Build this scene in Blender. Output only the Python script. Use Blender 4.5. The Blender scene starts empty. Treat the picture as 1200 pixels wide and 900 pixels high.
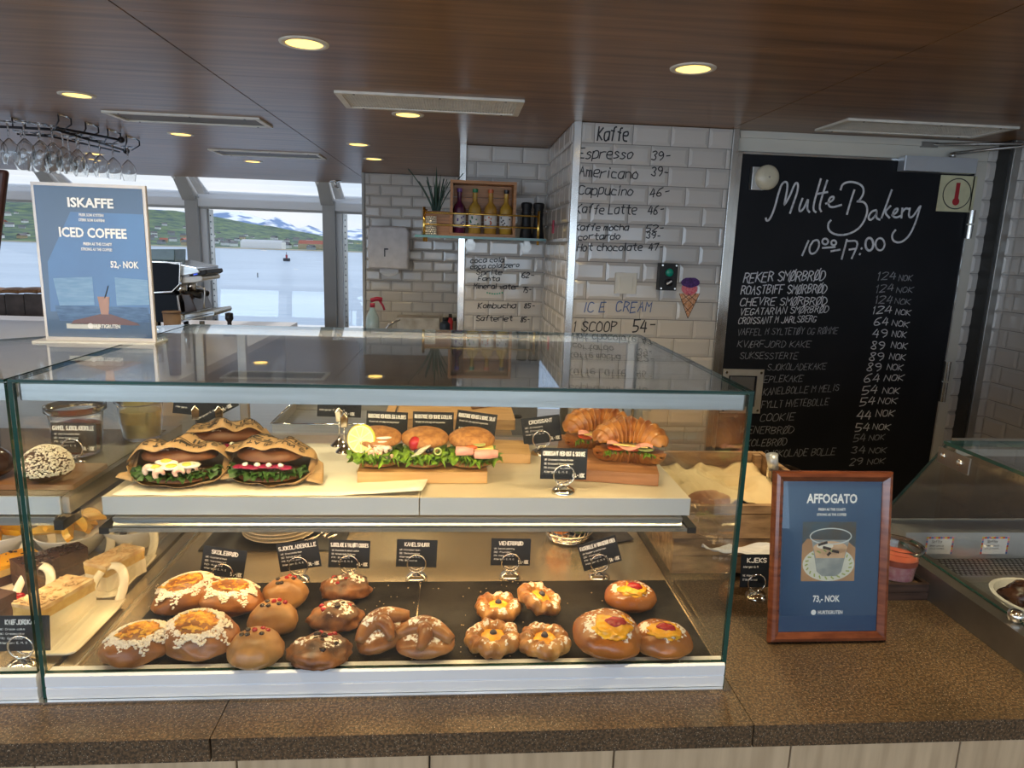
import bpy, bmesh, math, random
import numpy as np
from mathutils import Vector, Matrix, noise
random.seed(4)
R=math.radians; PI=math.pi
scn=bpy.context.scene; COL=scn.collection
# ------------------------------------------------------------------ camera
FPX=804.41; CAMP=np.array([0,0,1.62]); YAW,PIT,ROL=.08266,.19771,.032957
def cam_axes():
    cy,sy,cp,sp=math.cos(YAW),math.sin(YAW),math.cos(PIT),math.sin(PIT)
    f=np.array([sy*cp,cy*cp,-sp]); r=np.array([cy,-sy,0.]); u=np.cross(r,f)
    c,s=math.cos(ROL),math.sin(ROL)
    return r*c+u*s,-r*s+u*c,f
cr,cu,cf=cam_axes()
def at(px,py,**k):
    "point of the world that the photo shows at a pixel, on the plane x=, y= or z="
    d=cf*FPX+cr*(px-600)-cu*(py-450); a,v=list(k.items())[0]; i='xyz'.index(a)
    return Vector(CAMP+d*((v-CAMP[i])/d[i]))
cd=bpy.data.cameras.new('camera'); cam=bpy.data.objects.new('camera',cd); COL.objects.link(cam)
cd.sensor_fit='HORIZONTAL'; cd.sensor_width=36; cd.lens=FPX*36/1200; cd.clip_start=.05; cd.clip_end=20000
M3=Matrix([[cr[i],cu[i],-cf[i]] for i in range(3)])
cam.matrix_world=Matrix.Translation(Vector(CAMP))@M3.to_4x4(); scn.camera=cam
# ------------------------------------------------------------------ view, sky, sun
scn.view_settings.view_transform='Standard'; scn.view_settings.look='None'
scn.view_settings.exposure=0.22; scn.view_settings.gamma=1; scn.view_settings.use_curve_mapping=False
W=bpy.data.worlds.new('sky'); scn.world=W; W.use_nodes=True; wn=W.node_tree; wn.nodes.clear()
def wnode(t): return wn.nodes.new(t)
o=wnode('ShaderNodeOutputWorld'); bg=wnode('ShaderNodeBackground'); tc=wnode('ShaderNodeTexCoord'); sx=wnode('ShaderNodeSeparateXYZ')
rp=wnode('ShaderNodeValToRGB'); nz=wnode('ShaderNodeTexNoise'); mp=wnode('ShaderNodeMapping'); mx=wnode('ShaderNodeMix'); mx.data_type='RGBA'; r2=wnode('ShaderNodeValToRGB')
L=wn.links.new
L(tc.outputs['Generated'],sx.inputs[0]); L(sx.outputs['Z'],rp.inputs[0]); L(tc.outputs['Generated'],mp.inputs[0]); mp.inputs['Scale'].default_value=(1,1,3.5)
L(mp.outputs[0],nz.inputs[0]); nz.inputs['Scale'].default_value=3.2; nz.inputs['Detail'].default_value=6; L(nz.outputs[0],r2.inputs[0])
rp.color_ramp.elements[0].position=0; rp.color_ramp.elements[0].color=(.80,.90,1,1); rp.color_ramp.elements[1].position=.6; rp.color_ramp.elements[1].color=(.36,.58,1,1)
r2.color_ramp.elements[0].position=.40; r2.color_ramp.elements[0].color=(0,0,0,1); r2.color_ramp.elements[1].position=.62; r2.color_ramp.elements[1].color=(1,1,1,1)
L(r2.outputs[0],mx.inputs['Factor']); L(rp.outputs[0],mx.inputs['A']); mx.inputs['B'].default_value=(.95,.97,1,1)
L(mx.outputs['Result'],bg.inputs[0]); bg.inputs[1].default_value=.92; L(bg.outputs[0],o.inputs[0])
sl=bpy.data.lights.new('sun','SUN'); sun=bpy.data.objects.new('sun',sl); COL.objects.link(sun); sl.energy=1.6; sl.angle=R(2); sl.color=(1,.95,.88)
sun.rotation_euler=(R(38),0,R(150))      # high sun from behind the ship's far side: lights the shore, not the room
LAMP=1.0
ZC=2.115
def lamp(kind,name,loc,energy,color,rot=(0,0,0),size=None,size_y=None,spot=None,par=None):
    l=bpy.data.lights.new(name,kind); o=bpy.data.objects.new(name,l); COL.objects.link(o); o.location=loc; o.rotation_euler=rot
    l.energy=energy*LAMP; l.color=color
    if kind=='AREA':
        l.shape='RECTANGLE' if size_y else 'DISK'; l.size=size
        if size_y: l.size_y=size_y
    elif kind=='SPOT': l.spot_size=R(spot); l.spot_blend=.6; l.shadow_soft_size=size
    if par: o.parent=par
    return o
# daylight through the panorama windows behind the customer
for k in range(4): lamp('AREA','window_daylight',(-5.2+k*2.6,-2.62,1.45),(34,30,22,13)[k],(.62,.80,1.0),(R(90),0,0),2.3,1.2)
# ------------------------------------------------------------------ materials
MATS={}
def mat(name,c,rough=.5,metal=0,c2=None,scale=20,detail=4,bump=0,bscale=None,spec=.5,stretch=None,emit=None,estr=1,coat=0,lo=.35,hi=.65,tr=0,sub=0):
    if name in MATS: return MATS[name]
    m=bpy.data.materials.new(name); m.use_nodes=True; n=m.node_tree; b=n.nodes['Principled BSDF']; MATS[name]=m
    b.inputs['Roughness'].default_value=rough; b.inputs['Metallic'].default_value=metal; b.inputs['Specular IOR Level'].default_value=spec
    if coat: b.inputs['Coat Weight'].default_value=coat; b.inputs['Coat Roughness'].default_value=.08
    if tr: b.inputs['Transmission Weight'].default_value=tr; b.inputs['IOR'].default_value=1.33
    if c2 is None: c2=tuple(x*.86 for x in c)
    t=n.nodes.new('ShaderNodeTexCoord'); mp=n.nodes.new('ShaderNodeMapping'); nz=n.nodes.new('ShaderNodeTexNoise'); r=n.nodes.new('ShaderNodeValToRGB')
    n.links.new(t.outputs['Object'],mp.inputs[0]); n.links.new(mp.outputs[0],nz.inputs[0]); n.links.new(nz.outputs[0],r.inputs[0])
    if stretch: mp.inputs['Scale'].default_value=stretch
    nz.inputs['Scale'].default_value=scale; nz.inputs['Detail'].default_value=detail
    e=r.color_ramp.elements; e[0].position=lo; e[0].color=(*c2,1); e[1].position=hi; e[1].color=(*c,1)
    n.links.new(r.outputs[0],b.inputs['Base Color'])
    if bump:
        bp=n.nodes.new('ShaderNodeBump'); bp.inputs['Strength'].default_value=bump; bp.inputs['Distance'].default_value=.002
        if bscale:
            n2=n.nodes.new('ShaderNodeTexNoise'); n2.inputs['Scale'].default_value=bscale; n2.inputs['Detail'].default_value=5; n.links.new(mp.outputs[0],n2.inputs[0]); n.links.new(n2.outputs[0],bp.inputs['Height'])
        else: n.links.new(nz.outputs[0],bp.inputs['Height'])
        n.links.new(bp.outputs[0],b.inputs['Normal'])
    if emit: b.inputs['Emission Color'].default_value=(*emit,1); b.inputs['Emission Strength'].default_value=estr
    return m
def glassmat(name,tint=(.97,.985,.98),ior=1.45,rough=0.0,boost=1.0):
    "thin clear glass: Fresnel mix of a clear and a mirror layer, the same from either side of the sheet"
    m=bpy.data.materials.new(name); m.use_nodes=True; n=m.node_tree; n.nodes.clear(); MATS[name]=m
    o=n.nodes.new('ShaderNodeOutputMaterial'); mi=n.nodes.new('ShaderNodeMixShader'); t=n.nodes.new('ShaderNodeBsdfTransparent'); g=n.nodes.new('ShaderNodeBsdfGlossy')
    f=n.nodes.new('ShaderNodeFresnel'); ge=n.nodes.new('ShaderNodeNewGeometry'); ma=n.nodes.new('ShaderNodeMath'); ma.operation='MULTIPLY_ADD'
    n.links.new(ge.outputs['Backfacing'],ma.inputs[0]); ma.inputs[1].default_value=1/ior-ior; ma.inputs[2].default_value=ior; n.links.new(ma.outputs[0],f.inputs['IOR'])
    t.inputs[0].default_value=(*tint,1); g.inputs['Roughness'].default_value=rough; g.inputs[0].default_value=(1,1,1,1)
    n.links.new(f.outputs[0],mi.inputs[0]); n.links.new(t.outputs[0],mi.inputs[1]); n.links.new(g.outputs[0],mi.inputs[2]); n.links.new(mi.outputs[0],o.inputs[0])
    return m
GL=glassmat('pane glass'); GW=glassmat('window glass',(.99,1,1)); GJ=glassmat('jar glass',(.93,.97,.95),1.5); GR=bpy.data.materials.new('cut glass'); GR.use_nodes=True; _b=GR.node_tree.nodes['Principled BSDF']; _b.inputs['Transmission Weight'].default_value=1; _b.inputs['IOR'].default_value=1.48; _b.inputs['Roughness'].default_value=0.0; _b.inputs['Base Color'].default_value=(.97,.98,.98,1)
GS=mat('smoked brown glass',(.17,.12,.085),.12,.3,(.14,.10,.07),6,spec=1)  # brown reflection on the clear rear pane, painted as an opaque colour
GE=mat('glass edge',(.01,.06,.05),.15,0,(.005,.03,.028),8,spec=.6)
ALUB=mat('bright satin aluminium',(.86,.90,.96),.42,.25,(.82,.86,.92),5,2)
STEEL=mat('brushed steel',(.50,.50,.49),.28,.95,(.42,.42,.41),6,3,.05,60,stretch=(.6,20,20))
CFL=mat('warm case steel',(.52,.45,.34),.24,.85,(.42,.36,.27),5,4,.05,60); STEELW=mat('worn steel',(.50,.49,.47),.34,.9,(.38,.37,.35),9,5,.08,80)
ALU=mat('satin aluminium',(.62,.66,.72),.38,.6,(.57,.61,.67),5,2)
ALUP=mat('polished aluminium strip',(.78,.78,.77),.16,.95,(.62,.62,.60),7,3)
CHROME=mat('chrome',(.80,.79,.77),.08,1,(.7,.69,.67),10)
BRASS=mat('brass',(.85,.58,.16),.2,1,(.7,.45,.1),20)
BLACKM=mat('black metal',(.012,.013,.02),.35,.3,(.02,.02,.03),20)
BLACKP=mat('black plastic',(.012,.012,.014),.45,0,(.018,.018,.02),20,spec=.3)
SLATE=mat('slate tray',(.010,.010,.011),.65,0,(.028,.026,.025),14,6,.3,90,lo=.45,hi=.6,spec=.12)
CARDB=mat('matt black card',(.010,.013,.020),.5,0,(.014,.017,.024),10,spec=.25)
WHITEINK=mat('white print',(.85,.85,.85),.6)
CHALK=mat('chalk',(.72,.73,.76),.9,0,(.45,.46,.5),60,lo=.3,hi=.55)
CHALKD=mat('faint chalk',(.33,.34,.37),.9,0,(.16,.17,.19),60,lo=.3,hi=.6)
MARK=mat('black marker ink',(.015,.015,.02),.5)
MARKB=mat('blue marker ink',(.08,.14,.35),.5)
BOARD=mat('chalkboard',(.008,.009,.012),.45,0,(.013,.014,.018),2.5,4,spec=.2)
TILE=mat('white glazed tile',(.60,.57,.54),.10,0,(.53,.505,.475),3,2,spec=.6)
GROUT=mat('grey grout',(.22,.21,.20),.9)
CREAM=mat('cream lacquer',(.66,.64,.57),.35,0,(.6,.58,.52),2)
WHITEP=mat('white lacquer',(.86,.87,.88),.4,0,(.82,.83,.84),2)
GREYP=mat('grey painted mullion',(.44,.44,.43),.5,0,(.40,.40,.39),3)
WALNUT=mat('ceiling walnut veneer',(.33,.175,.078),.33,0,(.15,.078,.036),3.2,7,.12,30,spec=.5,stretch=(.5,9,9),lo=.32,hi=.68)
FLOORM=mat('oak plank floor',(.27,.22,.16),.5,0,(.20,.16,.115),3,stretch=(1,8,1))
def granite():
    m=mat('speckled granite',(.135,.085,.045),.40,0,(.036,.025,.016),260,3,.15,300,spec=.5,lo=.42,hi=.60); n=m.node_tree; b=n.nodes['Principled BSDF']
    r=[x for x in n.nodes if x.type=='VALTORGB'][0]; nz=n.nodes.new('ShaderNodeTexNoise'); nz.inputs['Scale'].default_value=5; nz.inputs['Detail'].default_value=6
    t=[x for x in n.nodes if x.type=='MAPPING'][0]; n.links.new(t.outputs[0],nz.inputs[0]); r3=n.nodes.new('ShaderNodeValToRGB'); n.links.new(nz.outputs[0],r3.inputs[0])
    r3.color_ramp.elements[0].position=.35; r3.color_ramp.elements[0].color=(.75,.75,.75,1); r3.color_ramp.elements[1].position=.65; r3.color_ramp.elements[1].color=(1.3,1.25,1.2,1)
    mm=n.nodes.new('ShaderNodeMix'); mm.data_type='RGBA'; mm.blend_type='MULTIPLY'; mm.inputs['Factor'].default_value=1; n.links.new(r.outputs[0],mm.inputs['A']); n.links.new(r3.outputs[0],mm.inputs['B']); n.links.new(mm.outputs['Result'],b.inputs['Base Color'])
    v=n.nodes.new('ShaderNodeTexVoronoi'); v.inputs['Scale'].default_value=330; n.links.new(t.outputs[0],v.inputs[0]); r4=n.nodes.new('ShaderNodeValToRGB'); n.links.new(v.outputs['Distance'],r4.inputs[0])
    r4.color_ramp.elements[0].position=.10; r4.color_ramp.elements[0].color=(1,1,1,1); r4.color_ramp.elements[1].position=.24; r4.color_ramp.elements[1].color=(0,0,0,1)
    m2=n.nodes.new('ShaderNodeMix'); m2.data_type='RGBA'; n.links.new(r4.outputs[0],m2.inputs['Factor']); n.links.new(mm.outputs['Result'],m2.inputs['A']); m2.inputs['B'].default_value=(.40,.35,.27,1); n.links.new(m2.outputs['Result'],b.inputs['Base Color'])
    return m
GRAN=granite()
OAK=mat('light oak laminate',(.55,.43,.29),.45,0,(.42,.32,.21),5,5,stretch=(12,12,1))
PINE=mat('pale board wood',(.62,.38,.17),.5,0,(.46,.26,.10),6,5,.1,40,stretch=(1.5,14,14))
CRATE=mat('rustic crate wood',(.46,.28,.14),.65,0,(.15,.08,.038),7,8,.5,50,stretch=(2,9,9),lo=.3,hi=.7)
MAHOG=mat('mahogany frame wood',(.19,.058,.026),.22,0,(.11,.032,.016),8,4,stretch=(3,3,14),coat=.4)
BOXW=mat('golden box wood',(.50,.22,.07),.4,0,(.33,.14,.04),6,5,stretch=(1,14,14))
# ------------------------------------------------------------------ mesh helpers
class MB:
    def __init__(s): s.v=[]; s.f=[]; s.mi=[]
    def add(s,vs,fs,m=0):
        k=len(s.v); s.v+= [tuple(x) for x in vs]; s.f+=[tuple(k+i for i in f) for f in fs]; s.mi+=[m]*len(fs); return s
    def box(s,x0,x1,y0,y1,z0,z1,m=0,sm=None):
        v=[(x0,y0,z0),(x1,y0,z0),(x1,y1,z0),(x0,y1,z0),(x0,y0,z1),(x1,y0,z1),(x1,y1,z1),(x0,y1,z1)]
        s.add(v,[(0,3,2,1),(4,5,6,7)],m); s.add(v,[(0,1,5,4),(2,3,7,6),(1,2,6,5),(3,0,4,7)],m if sm is None else sm); return s
    def cbox(s,x0,x1,y0,y1,z0,z1,c=.002,m=0):
        "box with chamfered vertical and top edges"
        p=[(x0+c,y0),(x1-c,y0),(x1,y0+c),(x1,y1-c),(x1-c,y1),(x0+c,y1),(x0,y1-c),(x0,y0+c)]
        q=[(x0+2*c,y0+c),(x1-2*c,y0+c),(x1-c,y0+2*c),(x1-c,y1-2*c),(x1-2*c,y1-c),(x0+2*c,y1-c),(x0+c,y1-2*c),(x0+c,y0+2*c)]
        v=[(a,b,z0) for a,b in p]+[(a,b,z1-c) for a,b in p]+[(a,b,z1) for a,b in q]
        f=[tuple(range(7,-1,-1)),tuple(range(16,24))]
        for k in range(2):
            for i in range(8): j=(i+1)%8; f.append((k*8+i,k*8+j,k*8+8+j,k*8+8+i))
        return s.add(v,f,m)
    def prism(s,pts,y0,y1,m=0,axis='y'):
        n=len(pts)
        def w(a,b,c): return {'y':(a,c,b),'x':(c,a,b),'z':(a,b,c)}[axis]
        v=[w(a,b,y0) for a,b in pts]+[w(a,b,y1) for a,b in pts]
        return s.add(v,[tuple(range(n)),tuple(range(2*n-1,n-1,-1))]+[(i,i+n,(i+1)%n+n,(i+1)%n) for i in range(n)],m)
    def lathe(s,prof,n=20,c=(0,0,0),m=0,cap=True,ax=None):
        v=[];f=[]
        for r,z in prof:
            for i in range(n): a=2*PI*i/n; v.append((c[0]+r*math.cos(a),c[1]+r*math.sin(a),c[2]+z))
        for k in range(len(prof)-1):
            for i in range(n): j=(i+1)%n; f.append((k*n+i,k*n+j,(k+1)*n+j,(k+1)*n+i))
        if cap: f.append(tuple(range(n-1,-1,-1))); f.append(tuple((len(prof)-1)*n+i for i in range(n)))
        return s.add(v,f,m)
    def tube(s,pts,r,n=8,m=0,closed=False,cap=True):
        pts=[Vector(p) for p in pts]; N=len(pts); rs=r if isinstance(r,(list,tuple)) else [r]*N; v=[];f=[]; up=None
        for i in range(N):
            a=pts[(i-1)%N] if (closed or i>0) else pts[i]; b=pts[(i+1)%N] if (closed or i<N-1) else pts[i]
            t=(b-a).normalized() if (b-a).length>1e-9 else Vector((0,0,1))
            if up is None: up=t.cross(Vector((.31,.52,.79))).normalized()
            up=(up-t*up.dot(t)).normalized(); w=t.cross(up)
            for k in range(n): q=2*PI*k/n; v.append(tuple(pts[i]+(up*math.cos(q)+w*math.sin(q))*rs[i]))
        for i in range(N if closed else N-1):
            j=(i+1)%N
            for k in range(n): l=(k+1)%n; f.append((i*n+k,i*n+l,j*n+l,j*n+k))
        if cap and not closed: f.append(tuple(range(n-1,-1,-1))); f.append(tuple((N-1)*n+k for k in range(n)))
        return s.add(v,f,m)
    def blob(s,c,rx,ry,rz,sub=3,amp=.0,fr=30,seed=0,flat=1,m=0,rot=0,fn=None):
        vs,fs=ico(sub); cs,sn=math.cos(rot),math.sin(rot); out=[]
        for x,y,z in vs:
            k=1+amp*(noise.noise(Vector((x*fr*.06+seed,y*fr*.06-seed,z*fr*.06)))*.75+.35*noise.noise(Vector((x*fr*.15-seed,y*fr*.15+seed,z*fr*.15)))) if amp else 1
            if fn: k*=fn(x,y,z)
            X,Y,Z=x*rx*k,y*ry*k,z*rz*k
            if Z<0: Z*=flat
            out.append((c[0]+X*cs-Y*sn,c[1]+X*sn+Y*cs,c[2]+Z))
        return s.add(out,fs,m)
    def grid(s,fn,nu,nv,m=0,wrap=False):
        v=[fn(i/(nu-1),j/(nv-1)) for j in range(nv) for i in range(nu)]
        return s.add(v,[(j*nu+i,j*nu+i+1,(j+1)*nu+i+1,(j+1)*nu+i) for j in range(nv-1) for i in range(nu-1)],m)
    def xf(s,M): s.v=[tuple(M@Vector(p)) for p in s.v]; return s
    def build(s,name,mats,parent=None,smooth=False,loc=None,rot=None):
        me=bpy.data.meshes.new(name); me.from_pydata(s.v,[],s.f)
        if not isinstance(mats,(list,tuple)): mats=[mats]
        for q in mats: me.materials.append(q)
        me.polygons.foreach_set('material_index',s.mi)
        bm=bmesh.new(); bm.from_mesh(me); bmesh.ops.recalc_face_normals(bm,faces=bm.faces); bm.to_mesh(me); bm.free()
        if smooth: me.polygons.foreach_set('use_smooth',[True]*len(me.polygons))
        me.update(); return link(name,me,parent,loc,rot)
_ico={}
def ico(sub):
    if sub not in _ico:
        bm=bmesh.new(); bmesh.ops.create_icosphere(bm,subdivisions=sub,radius=1); _ico[sub]=([tuple(v.co) for v in bm.verts],[tuple(v.index for v in f.verts) for f in bm.faces]); bm.free()
    return _ico[sub]
def link(name,me,parent=None,loc=None,rot=None):
    o=bpy.data.objects.new(name,me); COL.objects.link(o)
    if parent is not None: o.parent=parent
    if loc is not None: o.location=loc
    if rot is not None: o.rotation_euler=rot
    return o
def smooth_auto(o,deg=40):
    me=o.data; me.polygons.foreach_set('use_smooth',[True]*len(me.polygons)); bm=bmesh.new(); bm.from_mesh(me); 
    for e in bm.edges: e.smooth=len(e.link_faces)==2 and e.calc_face_angle(0)<R(deg)
    bm.to_mesh(me); bm.free(); return o
def tag(o,label,cat=None,group=None,kind=None):
    if label: o['label']=label
    if cat: o['category']=cat
    if group: o['group']=group
    if kind: o['kind']=kind
    return o
def thing(name,label,cat,loc=(0,0,0),rz=0,group=None,rot=None):
    o=bpy.data.objects.new(name,None); o.empty_display_size=.02; COL.objects.link(o); o.location=loc; o.rotation_euler=rot or (0,0,rz)
    return tag(o,label,cat,group)
def struct(o): o['kind']='structure'; return o
def copy_tree(o,parent=None):
    c=o.copy(); COL.objects.link(c)
    if parent is not None: c.parent=parent
    for ch in list(o.children):
        if ch.name in COL.objects: copy_tree(ch,c)
    return c
def bev(o,w=.002,seg=2):
    m=o.modifiers.new('bevel','BEVEL'); m.width=w; m.segments=seg; m.limit_method='ANGLE'; return o
# ------------------------------------------------------------------ single-stroke hand lettering (grid: x 0..4, baseline y 2, capitals to 8)
G={'A':"022842 1535",'B':"0208 ~082847362505 ~052544332202",'C':"~47280703123243",'D':"0208 ~082846442202",'E':"48080242 0535",'F':"480802 0535",'G':"~47280703123244 4424",
'H':"0208 4248 0545",'I':"2228",'J':"~4843321203",'K':"0208 480542",'L':"080242",'M':"0208254842",'N':"02084248",'O':"~280703123243472818",'P':"0208 ~082847362505",'Q':"~280703123243472818 2442",
'R':"0208 ~082847362505 2542",'S':"~47280706254443322203",'T':"0848 2822",'U':"~080312324348",'V':"082248",'W':"0812253248",'X':"0842 0248",'Y':"082548 2522",'Z':"08480242",
'Ø':"~280703123243472818 0149",'Æ':"022848 2822 1545 2242",'Å':"022842 1535 2939",'a':"~46160503123244 4642",'b':"0802 ~05163645433202",'c':"~451605031242",'d':"4842 ~4332120305164 5".replace(' 5','5'),
'e':"~0444461605031242",'f':"~48382722 0636",'g':"~461605041344 ~46413010",'h':"0802 ~05264542",'i':"2622 2728",'j':"~26211000",'k':"0802 360442",'l':"2822",'m':"0206 ~05162522 ~25364542",
'n':"0602 ~05264542",'o':"~2605031232444526",'p':"0600 ~05164643320 2".replace('0 2','02'),'r':"0602 ~052646",'s':"~45260534432202",'t':"~28233242 0646",'u':"~0603123244 4642",'v':"062246",'w':"0612253246",'x':"0642 0246",
'y':"~06041344 ~46413010",'z':"06460242",'0':"~280703123243472818",'1':"172822",'2':"~0728474602 0242",'3':"~07284725 ~25443203",'4':"280444 3732",'5':"480805 ~0535443202",'6':"~48170403123243342504",
'7':"084822",'8':"~2507284725031232 4325".replace(' ',''),'9':"~4625060728474422",'-':"1545",'.':"2223",',':"2312",':':"2324 2627",'!':"2824 2322",'/':"0248",'&':"~42072838160312 3244".replace(' ','')}
NARROW=set('Iil1.:!,')
def strokes(text,jit=0.,slant=0.,seed=1):
    rg=random.Random(seed); out=[]; x=0
    for ch in text:
        if ch==' ': x+=3.2; continue
        g=G.get(ch)
        if g is None: x+=4; continue
        off=-1.2 if ch in NARROW else 0; w=2.6 if ch in NARROW else 5.3; dy=rg.uniform(-jit,jit)*1.4
        for st in g.split(' '):
            ch_=st.startswith('~'); st=st.lstrip('~'); st=st[:len(st)//2*2]
            p=[(int(st[i])+off+rg.uniform(-jit,jit),int(st[i+1])-2+dy+rg.uniform(-jit,jit)) for i in range(0,len(st),2)]
            if ch_ and len(p)>2: p=chaikin(p,2)
            out.append([(a+x+b*slant,b) for a,b in p])
        x+=w
    return out,x-1.3
def chaikin(p,k=1):
    for _ in range(k):
        q=[p[0]]
        for a,b in zip(p,p[1:]): q+= [(a[0]*.75+b[0]*.25,a[1]*.75+b[1]*.25),(a[0]*.25+b[0]*.75,a[1]*.25+b[1]*.75)]
        q.append(p[-1]); p=q
    return p
_rk=[0]
def ribbon(mb,pts,w,P,m=0):
    "mitred flat stroke; pts in 2-D mapped by P(a,b)->3-D; w half width; each stroke lies a hair above the last"
    q=[pts[0]]
    for p in pts[1:]:
        if math.hypot(p[0]-q[-1][0],p[1]-q[-1][1])>1e-7: q.append(p)
    pts=q; n=len(pts)
    if n<2: return
    closed=math.hypot(pts[0][0]-pts[-1][0],pts[0][1]-pts[-1][1])<w*.3 and n>4
    o=Vector(P(0,0)); N=(Vector(P(1,0))-o).cross(Vector(P(0,1))-o).normalized(); _rk[0]+=1; N=N*((_rk[0]%6)*3e-5)
    V=[]
    for i in range(n):
        a=pts[i-1] if i>0 else (pts[-2] if closed else None); b=pts[i+1] if i<n-1 else (pts[1] if closed else None); c=pts[i]
        d1=((c[0]-a[0]),(c[1]-a[1])) if a else None; d2=((b[0]-c[0]),(b[1]-c[1])) if b else None
        f=lambda d:(d[0]/math.hypot(*d),d[1]/math.hypot(*d))
        d1=f(d1) if d1 else f(d2); d2=f(d2) if d2 else d1
        mx_,my_=-(d1[1]+d2[1]),d1[0]+d2[0]; l=math.hypot(mx_,my_)
        if l<.25: mx_,my_,l=-d1[1],d1[0],1
        k=w/max(.45,l/2)/l if l!=1 else w
        e=0
        if not closed and i==0: e=-w*.4
        if not closed and i==n-1: e=w*.4
        cx,cy=c[0]+d1[0]*e,c[1]+d1[1]*e
        V+=[tuple(Vector(P(cx+mx_*k,cy+my_*k))+N),tuple(Vector(P(cx-mx_*k,cy-my_*k))+N)]
    mb.add(V,[(2*i,2*i+1,2*i+3,2*i+2) for i in range(n-1)],m)
def hand(name,text,o,ux,uz,h,width=None,lw=.07,mtl=None,parent=None,jit=.25,slant=.12,seed=1,mb=None,label=None):
    "write text: o origin, ux/uz unit axes, h capital height in metres, width fits the line"
    st,w=strokes(text,jit,slant,seed); k=h/6; kx=(width/w) if width else k*.8
    o=Vector(o); ux=Vector(ux); uz=Vector(uz); own=mb is None; mb=mb or MB()
    P=lambda a,b:tuple(o+ux*a+uz*b)
    for s_ in st: ribbon(mb,[(a*kx,b*k) for a,b in s_],lw*h/2,P)
    if own:
        ob=mb.build(name,mtl,parent)
        if label: ob['label']=label
        return ob
def printed(name,text,h,mtl,parent,loc,rot,center=True,bold=.0,width=None):
    "flat printed lettering from the built-in typeface"
    cu_=bpy.data.curves.new(name,'FONT'); cu_.body=text; cu_.size=h/.72; cu_.align_x='CENTER' if center else 'LEFT'; cu_.offset=bold*h; cu_.resolution_u=2
    t=bpy.data.objects.new(name,cu_); COL.objects.link(t); dg=bpy.context.evaluated_depsgraph_get(); me=bpy.data.meshes.new_from_object(t.evaluated_get(dg)); bpy.data.objects.remove(t)
    if width:
        xs=[v.co.x for v in me.vertices]; k=width/max(1e-6,max(xs)-min(xs))
        for v in me.vertices: v.co.x*=k
    me.materials.clear(); me.materials.append(mtl); o=link(name,me,parent,loc,rot); return o
def px_line(name,text,p0,p1,Y,h,mtl,parent,lw=.08,seed=1,mb=None,jit=.25,slant=.12):
    a=at(*p0,y=Y); b=at(*p1,y=Y); u=(b-a); 
    return hand(name,text,a,u.normalized(),(0,0,1),h,u.length,lw,mtl,parent,jit,slant,seed,mb)
# ================================================================== ROOM
XL,XR,YB,YW=-6.2,2.31,-3.0,6.7
struct(MB().box(XL,4,YB,YW+.1,-.1,0).build('floor',FLOORM))
ce=struct(MB().box(XL,4,YB,6.32,ZC+.02,ZC+.12).build('ceiling',mat('ceiling core',(.05,.035,.025),.6)))
xs=[XL,-4.475,-2.62,-.765,1.09,2.945,4]; ys=[YB,-1.6,-.4,.55,1.15,1.75,2.35,2.95,3.55,4.15,4.75,5.35,6.3]
pid=0
for i in range(len(xs)-1):
    for j in range(len(ys)-1):
        gx=.0022; gy=.0006; mb=MB(); x0,x1,y0,y1=xs[i]+gx,xs[i+1]-gx,ys[j]+gy,ys[j+1]-gy
        mb.box(x0,x1,y0,y1,ZC,ZC+.019); mb.build('ceiling_panel',WALNUT,ce)
# downlights
LW=mat('lamp trim white',(.8,.77,.70),.4); LE=mat('lamp diffuser',(1,.8,.3),.5,emit=(1,.62,.14),estr=2.6)
DL=[(-.404,1.937),(.633,1.974),(-1.408,2.80),(-.207,2.875),(-1.386,3.709),(-1.363,4.846),(-.528,3.796),(-.522,4.411),(-2.333,4.783),(-.404,.75),(.633,.75),(-1.408,.75),(1.70,.95),(-.404,-.6),(.9,-.6),(-1.9,-.6),(.633,-1.7),(-.9,-1.7),(-2.9,.75),(-2.9,2.8)]  # lamps past the visible ones are added out of view for warm counter light
DLAB=['round yellow downlight nearest the camera, above the display case','round yellow downlight on the right, before the tiled menu wall','round yellow downlight left of the long vent, above the poster','round yellow downlight just behind the perforated ceiling vent','small yellow downlight between the two narrow ceiling vents','tiny yellow downlight behind the farthest narrow vent','left one of two small downlights above the spiky plant','right one of two small downlights above the spiky plant','tiny yellow downlight seen behind the hanging wine glasses']+['round downlight in the ceiling over the customer side']*11
t0=None
for k,((x,y),lb) in enumerate(zip(DL,DLAB)):
    t=thing('downlight',lb,'ceiling lamp',(x,y,ZC),group='round ceiling downlights')
    if t0 is None:
        a=MB().lathe([(.047,-.001),(.047,-.004),(.062,-.003),(.063,0)],32,cap=False).build('trim_ring',LW,t,True); b=MB().lathe([(.0005,-.003),(.030,-.003),(.0475,-.0015)],32,cap=False).build('diffuser',LE,t,True); t0=(a,b)
    else:
        for q in t0: c=q.copy(); COL.objects.link(c); c.parent=t
    e=8.5 if y<2.5 else (6.5 if y<3.5 else 3.5)
    lamp('SPOT','downlight_bulb',(0,0,-.02),e*3.0,(1,.79,.45),size=.05,spot=125,par=t)
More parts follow.
